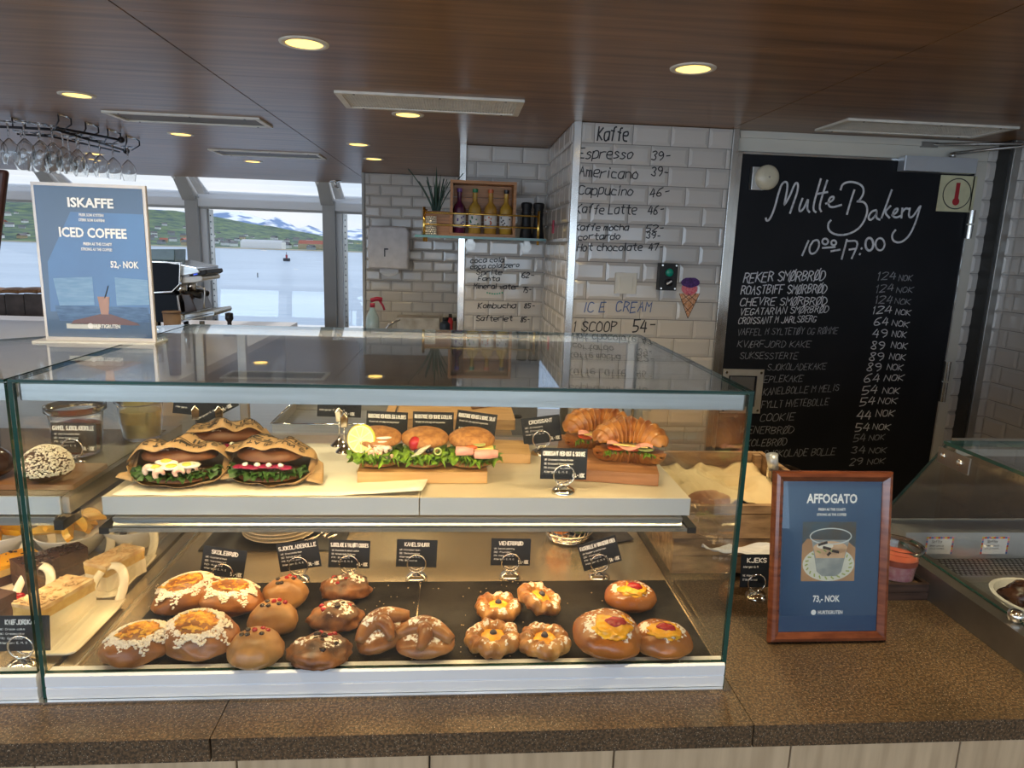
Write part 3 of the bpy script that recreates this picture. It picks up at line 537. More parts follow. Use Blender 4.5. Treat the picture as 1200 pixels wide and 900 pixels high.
# ================================================================== DISPLAY CASES
CX0,CX1,CY0,CY1,ZT=-.547,.396,.867,1.462,1.437; LX0=-1.5
def pane(parent,name,x0,x1,y0,y1,z0,z1,flat='y'):
    mb=MB(); v=[(x0,y0,z0),(x1,y0,z0),(x1,y1,z0),(x0,y1,z0),(x0,y0,z1),(x1,y0,z1),(x1,y1,z1),(x0,y1,z1)]
    F={'z':[(0,3,2,1),(4,5,6,7)],'y':[(0,1,5,4),(2,3,7,6)],'x':[(1,2,6,5),(3,0,4,7)]}
    for k,fs in F.items(): mb.add(v,fs,0 if k==flat else 1)
    return mb.build(name,[GL,GE],parent)
dc=thing('display_case','large glass display case filled with pastries and sandwiches','display case',(0,0,0))
pane(dc,'front_glass',CX0+.006,CX1-.006,CY0,CY0+.006,1.041,ZT-.001,'y'); pane(dc,'side_glass',CX1-.006,CX1,CY0,CY1,1.004,ZT,'x'); pane(dc,'side_glass',CX0,CX0+.0055,CY0,CY1,1.004,ZT,'x'); pane(dc,'top_glass',CX0+.001,CX1,CY0-.001,CY1,ZT+.0005,ZT+.0042,'z')
bev(MB().box(CX0+.008,CX1-.007,CY0+.0065,CY0+.028,1.4135,1.4365).build('top_rail',STEEL,dc),.003,3)
mb=MB(); yb=CY0-.004; mb.prism([(yb+.001,1.004),(yb,1.010),(yb,1.020),(yb+.002,1.0215),(yb,1.023),(yb,1.038),(yb+.003,1.0405),(CY0+.016,1.0405),(CY0+.016,1.004)],CX0+.007,CX1-.003,axis='x'); mb.build('base_rail',ALUB,dc)
bev(MB().box(LX0,CX1+.008,CY0-.009,CY0+.02,1.0003,1.0035).build('base_lip',ALUP,dc),.001)
MB().box(CX0+.006,CX1-.007,CY0+.017,CY1-.004,1.004,1.031).build('case_floor',CFL,dc); MB().box(-.5155,-.5135,.885,1.44,1.0312,1.036).build('floor_divider',STEEL,dc)
bev(MB().box(CX0+.007,CX1-.007,1.445,1.461,1.186,1.211).build('rear_rail',STEELW,dc),.002); bev(MB().box(CX0+.007,CX1-.007,1.443,1.461,1.424,1.4365).build('rear_top_rail',STEEL,dc),.002)
for x in (CX0+.018,-.445,CX1-.019): bev(MB().box(x-.009,x+.009,1.4465,1.4605,1.0315,1.4235).build('rear_post',STEELW,dc),.002)
# shelf
SZ=1.240; S0,S1=-.516,.3705
sh1=MB().box(S0,-.0535,1.0,1.285,SZ-.004,SZ).build('shelf_plate',mat('pale shelf top',(.56,.50,.40),.4,.1,(.50,.44,.35),8),dc); MB().box(-.0522,S1,1.0,1.285,SZ-.004,SZ).build('shelf_plate',MATS['pale shelf top'],dc)
mb=MB(); mb.box(S0,-.0535,.9965,1.0,1.213,SZ+.0005); mb.box(-.0522,S1,.9965,1.0,1.213,SZ+.0005); bev(mb.build('shelf_front',ALU,dc),.001)
mb=MB(); mb.prism([(.990,1.211),(.990,1.207),(.994,1.203),(.990,1.199),(.990,1.1965),(1.02,1.1965),(1.02,1.211)],S0+.016,S1-.013,axis='x'); mb.build('shelf_rail',STEEL,dc)
mb=MB().prism([(.986,1.1955),(.986,1.190),(1.03,1.190),(1.03,1.1955)],S0+.010,S1-.006,axis='x'); mb.build('shelf_channel',ALUP,dc)
for x in (S0-.002,S1-.005): bev(MB().box(x,x+.014,.984,1.035,1.188,1.1975).build('end_cap',BLACKP,dc),.002)
for x in (S0+.002,S1-.02): bev(MB().box(x,x+.016,1.04,1.445,1.196,1.212).build('shelf_bracket',STEELW,dc),.001)
LED=mat('warm light strip',(1,.9,.7),.5,emit=(1,.72,.40),estr=3.0)
MB().box(-.50,.34,CY0+.0285,CY0+.0345,1.4155,1.4205).build('light_strip',LED,dc); MB().box(S0+.03,S1-.03,1.03,1.036,1.192,1.1955).build('light_strip',LED,dc)
lamp('AREA','case_lamp',(-.08,.905,1.408),1.35,(1,.68,.28),(R(28),0,0),.84,.02,par=dc)
lamp('AREA','shelf_lamp',(-.07,1.045,1.186),1.15,(1,.62,.26),(R(5),0,0),.82,.02,par=dc)
lamp('AREA','shelf_lamp',(-.07,1.30,1.19),1.5,(1,.60,.24),(0,0,0),.8,.05,par=dc)
# left neighbour
lc=thing('cake_case','second glass display case at the left edge with cake slices','display case',(0,0,0)); LX=-1.5
mb=MB(); poly=[(LX,.866),(-.5505,.866),(-.5505,1.461),(-.60,1.42),(-.715,1.24),(-.86,1.09),(LX,1.05)]; n=len(poly)
v=[(a,b,ZT+.0005) for a,b in poly]+[(a,b,ZT+.0042) for a,b in poly]; mb.add(v,[tuple(range(n)),tuple(range(2*n-1,n-1,-1))],0); mb.add(v,[(i,i+n,(i+1)%n+n,(i+1)%n) for i in range(n)],1); mb.build('top_glass',[GL,GE],lc)
pane(lc,'front_glass',LX,CX0-.004,CY0,CY0+.006,1.041,ZT-.001,'y'); bev(MB().box(LX,CX0-.004,CY0+.0065,CY0+.028,1.4135,1.4365).build('top_rail',STEEL,lc),.003,3)
mb=MB(); mb.prism([(yb+.001,1.004),(yb,1.010),(yb,1.020),(yb+.002,1.0215),(yb,1.023),(yb,1.038),(yb+.003,1.0405),(CY0+.016,1.0405),(CY0+.016,1.004)],LX,CX0-.004,axis='x'); mb.build('base_rail',ALUB,lc)
MB().box(LX,CX0-.002,CY0+.017,1.42,1.004,1.031).build('case_floor',CFL,lc)
MB().box(LX,-.5745,1.0,1.37,SZ-.004,SZ).build('shelf_plate',GL if 0 else mat('dark shelf top',(.13,.10,.08),.25,.3,(.1,.08,.06),8),lc); MB().box(LX,-.5745,.9965,1.0,1.213,SZ+.0005).build('shelf_front',ALU,lc); mb=MB().prism([(.990,1.211),(.990,1.199),(1.02,1.199),(1.02,1.211)],LX,-.580,axis='x'); mb.build('shelf_rail',STEEL,lc); bev(MB().box(-.580,-.566,.984,1.035,1.194,1.208).build('end_cap',BLACKP,lc),.002)
bev(MB().box(-.5735,-.563,1.0,1.42,1.214,1.239).build('shelf_bracket',STEELW,lc),.001)
lamp('AREA','case_lamp',(-.95,.905,1.408),.8,(1,.76,.42),(R(28),0,0),.7,.02,par=lc); lamp('AREA','shelf_lamp',(-.95,1.05,1.19),1.3,(1,.70,.38),(R(5),0,0),.7,.03,par=lc)
# slate trays
for k,(a,b,lb) in enumerate(((-.478,-.0585,'left black slate tray under buns, cookies and knots'),(-.0555,.382,'right black slate tray under the custard pastries'))):
    o=bev(MB().box(a,b,.886,1.122,1.0315,1.0375).build('slate_tray',SLATE),.001,1); tag(o,lb,'tray')
cb=MB()
for k in range(150):
    x,y=random.uniform(-.49,.36),random.uniform(.89,1.13); s_=random.uniform(.0006,.0016)
    if random.random()<.5: x=random.choice([-.47,-.44,-.1,.02,.12])+random.gauss(0,.02); x=max(-.5,x)
    cb.box(x,x+s_*1.6,y,y+s_,1.0376,1.0376+s_)
tag(cb.build('crumbs',mat('crumb',(.7,.5,.3),.8)),'pale crumbs scattered over the black trays','crumbs',kind='stuff')
# ------------------------------------------------------------------ price cards
DOME=[(.019,0),(.0195,.002),(.017,.006),(.011,.0095),(.004,.0115),(.0025,.0125)]
def ringpts(r,cz,tilt=0): return [(r*math.cos(a*PI/12),r*math.sin(a*PI/12)*math.sin(tilt),cz+r*math.sin(a*PI/12)*math.cos(tilt)) for a in range(24)]
def card(px,py,zb,title,lines,price,lb,roll=0,rz=0,w=.072,h=.050,up=.020,tall=False,ring=True,name_side=1):
    p=at(px,py,z=zb); t=thing('price_card',lb,'price card',p,R(rz)); t['group']='black price cards in ring holders'
    hd=MB().lathe(DOME,24).build('holder_base',CHROME,t,True)
    rg_=MB().tube(ringpts(.0165,.0285),.0014,6,closed=True).tube([(p_[0],p_[1]+.0105,p_[2]) for p_ in ringpts(.0165,.0285)],.0011,6,closed=True).build('holder_ring',CHROME,t,True)
    c=bev(MB().box(-w/2,w/2,-.0004,.0004,-h/2,h/2).build('card',CARDB,t,loc=(0,.0075,up+h/2),rot=(R(-7),R(roll),0)),.0001,1)
    F='printed_text'; mb=MB(); hand('',title,(-w*.30 if len(title)<14 else -w*.45,-.0009,h*.26),(1,0,0),(0,0,1),h*.13,(w*.60 if len(title)<14 else w*.90),.20,None,None,0,0,1,mb)
    for k,l in enumerate(lines): hand('',l,(-w*.42,-.0009,h*(.10-.13*k)),(1,0,0),(0,0,1),h*.055,w*(.3+.012*len(l)),.16,None,None,0,0,1,mb)
    if price: hand('',price,(w*.20,-.0009,-h*.42),(1,0,0),(0,0,1),h*.12,w*.25,.20,None,None,0,0,1,mb)
    mb.build(F,WHITEINK,c); return t
ZS=1.0316
Ls=['UK: Cream bun','DE: Vanille Brot','FR: Petit pain','Allergen: E, M, G']
card(262,690,ZS,'SKOLEBRØD',['UK: Custard bun','DE: Vanillebrot','NO: Kokos','Allergen: E, M, G'],'54,- NOK','black price card behind the coconut custard buns, leftmost in the lower row',9)
card(350,681,ZS,'SJOKOLADEBOLLE',['UK: Chocolate bun','DE: Schokobrot','FR: Petit pain','Allergen: E, M, G'],'34,- NOK','tilted black card behind the chocolate button buns',-9)
card(409,679,ZS,'SJOKOLADE & VALNØTT COOKIES',['UK: Chocolate & walnut cookie','DE: Schokolade Walnuss','FR: Biscuit','Allergen: E, M, G'],'44,- NOK','black card behind the dark walnut cookies',2)
card(488,678,ZS,'KANELSNURR',['UK: Cinnamon bun','DE: Zimtschnecke','Allergen: G, M, E','FR: Brioche'],'','black card at the seam between the two slate trays',2)
card(598,676,ZS,'WIENERBRØD',['UK: Danish pastry','DE: Plunder','FR: Viennoiserie','Allergen: E, M, G'],'54,- NOK','brownish black card behind the braided custard pastries',1)
card(702,677,ZS,'FASTEBOLLE M/ BRINGEBÆR KREM',['UK: Raspberry custard bun','DE: Himbeer','FR: Brioche','Allergen: E, M, G'],'54,- NOK','strongly tilted black card behind the raspberry buns',-17)
card(660,577,SZ+.0002,'CROISSANT MED OST & SKINKE',['UK: Croissant cheese & ham','DE: Croissant Kase Schinken','FR: Croissant au jambon','Allergen: E, M, G'],'64,- NOK','black card standing alone in front of the filled croissants',1,w=.074)
card(634,532,SZ+.0002,'CROISSANT',['UK: Croissant','DE: Croissant','Allergen: G, M'],'64,- NOK','slanted brownish card left of the croissants',-8)
for px,tl,lb,ro in ((453,'RUNDSTYKKE MED REKER, EGG & MAJONES','black card behind the shrimp roll with lemon',2),(507,'RUNDSTYKKE MED SKINKE & KYLLING','black card behind the middle open roll',1),(557,'RUNDSTYKKE MED OST & SKINKE, SALAT','slanted black card behind the ham roll',7)):
    card(px,534,SZ+.0002,tl,['Bread roll with egg and mayonnaise','','89,- NOK'],'',lb,ro,w=.074,h=.050,up=.030)
t=card(60,786,ZS,'KVÆFJORDKAKE',['DK: Cream cake','UK: Creamcake','FR: Gateau','Allergen: E, M, G'],'','black card in front of the cream cake slice at the lower left'); t.location=at(52,786,z=ZS)-Vector((.035,-.012,0))
t=card(103,562,SZ,'GAMMEL SJOKOLADEBOLLE',['UK: Old Chocolate Bun','DE: Alte Schokolade','FR: Chocolat','Allergen: E, G'],'34,- NOK','black card behind the coconut covered ball'); t.location=(-.632,1.145,SZ)
t=card(20,560,SZ,'KOKOSBOLLE',['UK: Coconut','DE: Kokos'],'44,- NOK','black card behind the dark chocolate ball'); t.location=(-.755,1.10,SZ)
t=card(885,700,1.0003,'KJEKS',['Allergen: G, M','','16 Havre','17 Shortbread'],'','black cookie card on the stone counter beside the crates',0,w=.06,h=.062,up=.018)
# turned-away cards with clip stands on the shelf
def clip_stand(x,y,z0,lb,rz,hh=.06,cardw=.0):
    t=thing('clip_stand',lb,'card stand',(x,y,z0),R(rz)); MB().lathe([(.017,0),(.0172,.002),(.012,.006),(.004,.014),(.0018,.018)],20).build('base',CHROME,t,True); MB().tube([(0,0,.016),(0,0,hh)],.0016,8).build('stem',CHROME,t,True)
    mb=MB().prism([(-.006,hh-.002),(.006,hh-.002),(.007,hh+.014),(.0075,hh+.016),(0,hh+.026),(-.0075,hh+.016),(-.007,hh+.014)],-.0035,.0035); bev(mb.build('clip',BRASS if 0 else CHROME,t),.001)
    return t
clip_stand(-.202,1.229,SZ,'tall chrome clip stand left of the shrimp roll',0,.05)
for x,y,lb,ro in ((-.478,1.27,'chrome clip stand holding a dark card behind the wrapped sandwiches, left one',8),(-.436,1.27,'chrome clip stand holding a tilted dark card behind the wrapped sandwiches, right one',-28),(-.218,1.27,'chrome clip stand with dark card under the top rail behind the tall stand',4)):
    t=clip_stand(x,y,SZ,lb,10,.05); c=MB().box(-.04,.04,-.0004,.0004,0,.055).build('card',CARDB,t,loc=(0,.0045,.055),rot=(0,R(ro),0)); mb=MB(); hand('',"Allergener: E, SK, G, M",(-.036,-.001,.012),(1,0,0),(0,0,1),.003,.045,.15,None,None,0,0,1,mb); hand('',"124,- NOK",(.008,-.001,.004),(1,0,0),(0,0,1),.006,.02,.2,None,None,0,0,1,mb); mb.build('printed_text',WHITEINK,c)
# ================================================================== FOOD
def bake(name,c_lo,c_mid,c_hi,rough=.42,sugar=0,scale=26,spec=.5):
    "crust colour by noise and by surface direction baked into the dough: browned crown, pale waist"
    m=mat(name,c_hi,rough,0,c_mid,scale,5,.25,140,spec=spec,lo=.35,hi=.65); n=m.node_tree; b=n.nodes['Principled BSDF']; r=[x for x in n.nodes if x.type=='VALTORGB'][0]
    t=[x for x in n.nodes if x.type=='TEX_COORD'][0]; s=n.nodes.new('ShaderNodeSeparateXYZ'); n.links.new(t.outputs['Generated'],s.inputs[0]); r3=n.nodes.new('ShaderNodeValToRGB'); n.links.new(s.outputs['Z'],r3.inputs[0])
    e=r3.color_ramp.elements; e[0].position=.0; e[0].color=(1,1,1,1); e[1].position=.34; e[1].color=(0,0,0,1)
    mm=n.nodes.new('ShaderNodeMix'); mm.data_type='RGBA'; n.links.new(r3.outputs[0],mm.inputs['Factor']); n.links.new(r.outputs[0],mm.inputs['A']); mm.inputs['B'].default_value=(*c_lo,1); out=mm.outputs['Result']
    if sugar:
        v=n.nodes.new('ShaderNodeTexNoise'); v.inputs['Scale'].default_value=190; v.inputs['Detail'].default_value=3; n.links.new(t.outputs['Object'],v.inputs[0]); v2=n.nodes.new('ShaderNodeTexNoise'); v2.inputs['Scale'].default_value=32; n.links.new(t.outputs['Object'],v2.inputs[0])
        ad=n.nodes.new('ShaderNodeMath'); ad.operation='MULTIPLY'; n.links.new(v.outputs[0],ad.inputs[0]); n.links.new(v2.outputs[0],ad.inputs[1]); a2=n.nodes.new('ShaderNodeMath'); a2.operation='MULTIPLY'; n.links.new(ad.outputs[0],a2.inputs[0]); 
        rz_=n.nodes.new('ShaderNodeValToRGB'); n.links.new(s.outputs['Z'],rz_.inputs[0]); rz_.color_ramp.elements[0].position=.5; rz_.color_ramp.elements[1].position=.85; n.links.new(rz_.outputs[0],a2.inputs[1])
        r5=n.nodes.new('ShaderNodeValToRGB'); n.links.new(a2.outputs[0],r5.inputs[0]); r5.color_ramp.elements[0].position=.30-sugar*.06; r5.color_ramp.elements[0].color=(0,0,0,1); r5.color_ramp.elements[1].position=.33-sugar*.04; r5.color_ramp.elements[1].color=(1,1,1,1)
        m2=n.nodes.new('ShaderNodeMix'); m2.data_type='RGBA'; n.links.new(r5.outputs[0],m2.inputs['Factor']); n.links.new(out,m2.inputs['A']); m2.inputs['B'].default_value=(.85,.82,.76,1); out=m2.outputs['Result']
    n.links.new(out,b.inputs['Base Color']); return m
BUN=bake('bun crust',(.50,.25,.075),(.21,.068,.014),(.37,.14,.032),.33)
BUN2=bake('choc bun crust',(.44,.26,.09),(.26,.12,.036),(.42,.22,.07),.35)
COOK=bake('walnut cookie crust',(.06,.024,.010),(.055,.018,.007),(.27,.105,.028),.42,.9,44)
KNOT=bake('cinnamon knot crust',(.46,.23,.07),(.18,.055,.014),(.42,.175,.045),.3,1.7,26)
WIEN=bake('braided pastry crust',(.50,.25,.06),(.24,.075,.014),(.56,.28,.07),.28,1.0,34)
BIG=bake('raspberry bun crust',(.46,.21,.055),(.25,.075,.014),(.38,.14,.028),.22,1.3,18)
SEED=bake('seeded roll crust',(.34,.17,.06),(.26,.095,.022),(.48,.22,.06),.6,0,130)
DARKB=bake('dark roll crust',(.26,.12,.045),(.085,.026,.010),(.20,.07,.024),.5,.5,20)
CROI=bake('croissant crust',(.50,.22,.045),(.20,.05,.010),(.50,.205,.042),.3,0,50)
CUST=mat('vanilla custard',(.86,.46,.02),.25,0,(.72,.31,.01),60,4,.4,120); CUSTC=mat('baked custard',(.88,.50,.05),.45,0,(.52,.16,.01),110,6,1.0,220)
COCO=mat('coconut icing',(.85,.80,.72),.8,0,(.72,.62,.5),200,3); CHOC=mat('chocolate drop',(.03,.014,.009),.25); BERRY=mat('red berry',(.45,.015,.02),.25,0,(.3,.01,.015),80); BLUEB=mat('blueberry',(.02,.018,.03),.35,0,(.035,.03,.05),60); JAM=mat('raspberry jam',(.42,.015,.02),.12,0,(.28,.01,.012),90,3,.6,180)
CREAMF=mat('whipped cream',(.84,.78,.64),.6,0,(.78,.70,.52),30,4,.4,60)
LET=mat('lettuce',(.22,.38,.03),.4,0,(.06,.15,.015),60,4,.3,100); LETD=mat('dark kale',(.05,.13,.025),.5,0,(.02,.06,.012),60,4,.3,100)
ZTRAY=1.0377
def ell_z(rx,ry,rz,x,y): q=1-(x/rx)**2-(y/ry)**2; return rz*math.sqrt(max(q,0))
def place(kind,px,py,h,lb,grp,rz=0,tilt=(0,0),dz=0,z=ZTRAY):
    p=at(px,py,z=z+h*.5+dz); return thing(kind,lb,'pastry',(p.x,p.y,z+dz),group=grp,rot=(R(tilt[0]),R(tilt[1]),R(rz)))
def custard_bun(px,py,lb,rz,sc=1,seed=0,tilt=(0,0),dz=0,rx=.053,ry=.039):
    rz_=.030; t=place('coconut_custard_bun',px,py,.04,lb,'custard buns with coconut icing',rz,tilt,dz); c=(0,0,.016)
    rx*=sc; ry*=sc
    MB().blob(c,rx,ry,rz_,4,.16,22,seed,.6).build('dough',BUN,t,True)
    MB().blob((0,0,.016+rz_*.72),rx*.60,ry*.54,rz_*.30,4,.55,110,seed+3,1).build('custard',CUSTC,t,True)
    rg_=random.Random(seed); ic=MB()
    for k in range(900):
        a=rg_.uniform(0,2*PI); lim=.70+.30*(.5+.5*math.sin(a*9+seed))*(.75+.25*math.sin(a*3+seed*2)); q=rg_.uniform(.56,max(.62,lim)); x,y=rx*q*math.cos(a),ry*q*math.sin(a); z=.016+ell_z(rx,ry,rz_,x,y)*1.02
        s_=rg_.uniform(.0010,.0022); ic.blob((x,y,z+.0006),s_*1.5,s_,s_*.8,1,rot=rg_.uniform(0,3))
    tag(ic.build('coconut_icing',COCO,t),None,kind='stuff')
custard_bun(221,694,'coconut iced custard bun at the back left of the tray',28,1.0,1,(6,-8),.004)
custard_bun(271,701,'coconut iced custard bun, right one of the back pair',-12,1.0,2)
custard_bun(163,753,'coconut iced custard bun at the front left corner',30,.97,3,(8,0),0,.050,.036)
custard_bun(236,741,'largest coconut iced custard bun, front right of the four',-18,1.08,4,(12,0),.006)
def choc_bun(px,py,lb,rz,sc,seed):
    t=place('chocolate_button_bun',px,py,.045,lb,'buns dotted with chocolate drops',rz); rx,ry,rz_=.037*sc,.034*sc,.030*sc; z0=.015
    MB().blob((0,0,z0),rx,ry,rz_,4,.13,22,seed,.6).build('dough',BUN2,t,True); rg_=random.Random(seed)
    for k,(x,y) in enumerate(((-.010,.004),(.008,.010),(.012,-.003),(-.004,-.009),(.002,.001),(-.013,-.006),(.016,.006))):
        x+=rg_.uniform(-.002,.002); y+=rg_.uniform(-.002,.002); m=(CHOC,BERRY)[k in (1,4,6)]; r_=.0038
        MB().blob((x,y,z0+ell_z(rx,ry,rz_,x,y)+.0008),r_,r_,r_*.62 if m is CHOC else r_*.9,2).build('chocolate_drop' if m is CHOC else 'red_berry',m,t,True)
choc_bun(334,693,'chocolate drop bun at the back of its column',20,.98,5); choc_bun(320,722,'chocolate drop bun in the middle of its column',0,1.0,6); choc_bun(299,757,'chocolate drop bun at the front of its column',-10,1.04,7)
def cookie(px,py,lb,rz,sc,seed):
    t=place('walnut_cookie',px,py,.032,lb,'lumpy walnut cookies',rz); rx,ry,rz_=.041*sc,.033*sc,.024*sc; z0=.011
    MB().blob((0,0,z0),rx,ry,rz_,4,.24,34,seed,.5).build('dough',COOK,t,True); rg_=random.Random(seed)
    for k in range(9):
        a=rg_.uniform(0,6.28); q=rg_.uniform(.1,.75); x,y=rx*q*math.cos(a),ry*q*math.sin(a); s_=rg_.uniform(.003,.0055); MB().blob((x,y,z0+ell_z(rx,ry,rz_,x,y)*.98),s_,s_*.8,s_*.7,2,.4,50,k).build('chocolate_chunk' if k%3 else 'red_berry',CHOC if k%3 else BERRY,t,True)
cookie(405,688,'dusted walnut cookie at the back of its column',5,1.0,11); cookie(393,722,'walnut cookie in the middle of its column',-5,1.0,12); cookie(374,762,'darkest walnut cookie at the front of its column',0,1.06,13)
def knot(px,py,lb,rz,seed,tilt=(0,0),dz=0):
    t=place('cinnamon_knot',px,py,.04,lb,'sugared cinnamon knots',rz,tilt,dz); MB().blob((0,0,.014),.044,.032,.020,4,.12,20,seed,.6).build('dough',KNOT,t,True)
    a=MB(); a.tube([(-.040+.08*u,.014*math.sin(u*PI*1.0+.3)-.006,.028+.010*math.sin(u*PI)) for u in [i/14 for i in range(15)]],[.006+.009*math.sin(PI*min(1,max(0,(i+.6)/15.2))) for i in range(15)],12); a.build('folded_strand',KNOT,t,True)
    a=MB(); a.tube([(.006*math.sin(5*u)-.004,-.030+.058*u,.024+.014*math.sin(u*PI)) for u in [i/12 for i in range(13)]],[.004+.008*math.sin(PI*(i+.6)/13.2) for i in range(13)],12); a.build('folded_strand',KNOT,t,True)
knot(453,738,'cinnamon knot leaning left, the left one of the pair',35,21,(0,-14),.004); knot(498,750,'darker cinnamon knot, the right one of the pair',-5,22)
def braid(px,py,lb,rz,sc,seed,tilt=(0,0),dz=0):
    t=place('braided_custard_pastry',px,py,.035,lb,'braided custard pastries',rz,tilt,dz); mb=MB(); n=60; Rr=.0285*sc
    def f(u,v):
        a=u*2*PI; b=v*2*PI; tw=b+a*4; lob=1+.15*math.cos(5*a+b+seed)+.09*math.sin(11*a-2*b+seed)+.05*math.sin(23*a+b); r_=.0122*sc*lob; return ((Rr+r_*math.cos(b))*math.cos(a),(Rr+r_*math.cos(b))*math.sin(a),.0135+r_*1.0*math.sin(b)+.001*math.sin(9*a))
    mb.grid(f,97,25); mb.build('braided_dough',WIEN,t,True); MB().blob((0,0,.013),.022*sc,.022*sc,.0095,3,.15,25,seed).build('custard',CUST,t,True); MB().blob((0,0,.0225),.0055,.0055,.005,3,.15,20,seed).build('blueberry',BLUEB,t,True)
braid(584,709,'braided custard pastry at the back left, lying flat',0,.92,31); braid(629,698,'braided custard pastry resting tilted on its neighbour',40,.90,32,(16,14),.013); braid(578,745,'braided custard pastry front left',60,1.0,33); braid(638,748,'braided custard pastry front right with sugar glaze',10,.95,34)
def big_bun(px,py,lb,rz,sc,seed,tilt=(0,0),dz=0):
    t=place('raspberry_custard_bun',px,py,.045,lb,'big raspberry custard buns',rz,tilt,dz); rx,ry,rz_=.050*sc,.044*sc,.032*sc; z0=.016
    MB().blob((0,0,z0),rx,ry,rz_,4,.12,18,seed,.6,fn=lambda x,y,z:1-.20*max(0,z-.80)*5*.2).build('dough',BIG,t,True)
    MB().blob((.001,-.008,z0+rz_*.72),rx*.58,ry*.56,rz_*.29,4,.30,40,seed+1).build('custard',CUST,t,True); MB().blob((.004,-.010,z0+rz_*.965),.015*sc,.010*sc,.0055,3,.35,30,seed+2).build('raspberry_jam',JAM,t,True)
big_bun(738,697,'raspberry custard bun at the back right',0,.86,41); big_bun(712,741,'largest raspberry custard bun, in front left of its group',10,1.06,42,(6,0),.008); big_bun(776,746,'raspberry custard bun at the front right corner of the tray',-15,.90,43)
# lettuce frills
def frill(mb,pts,w,amp,seed,dz=0,m=0,up=.3):
    "ruffled leaf ribbon along a path; grows outward along each point's normal"
    n=len(pts); rows=5; V=[]
    for i,(p,d) in enumerate(pts):
        p=Vector(p); d=Vector(d)
        for j in range(rows):
            q=j/(rows-1); wob=amp*q*(math.sin(i*1.9+seed)+.6*math.sin(i*3.7+seed*2)); o=d*(w*q*(1+.35*math.sin(i*1.3+seed))); V.append(tuple(p+o+Vector((amp*.5*q*math.cos(i*2.3),0,wob+up*w*math.sin(q*2.2)*.5-w*.25*q*q+dz))))
    mb.add(V,[(i*rows+j,i*rows+j+1,(i+1)*rows+j+1,(i+1)*rows+j) for i in range(n-1) for j in range(rows-1)],m)
def oval(rx,ry,a0,a1,n,z): return [((rx*math.cos(a),ry*math.sin(a),z),(math.cos(a),math.sin(a),0)) for a in [R(a0)+(R(a1)-R(a0))*i/(n-1) for i in range(n)]]
EGGW=mat('egg white',(.86,.84,.78),.35); YOLK=mat('egg yolk',(.86,.60,.10),.4); SHR=mat('shrimp',(.86,.46,.34),.35,0,(.88,.72,.62),120); HAM=mat('ham',(.80,.40,.33),.4,0,(.74,.32,.27),60); CHEESE=mat('cheese slice',(.86,.62,.18),.4); TOM=mat('tomato',(.62,.07,.025),.2,0,(.7,.16,.05),50); CUC=mat('cucumber',(.45,.52,.18),.35); RIND=mat('lemon rind',(.80,.68,.10),.4); LEM=mat('lemon flesh',(.85,.80,.35),.3,0,(.82,.72,.22),60); BEET=mat('beetroot',(.30,.015,.07),.3); FETA=mat('white cheese',(.86,.84,.76),.6)
CRUMB=mat('bread crumb side',(.72,.50,.27),.8,0,(.58,.36,.17),90,4,.5,120)
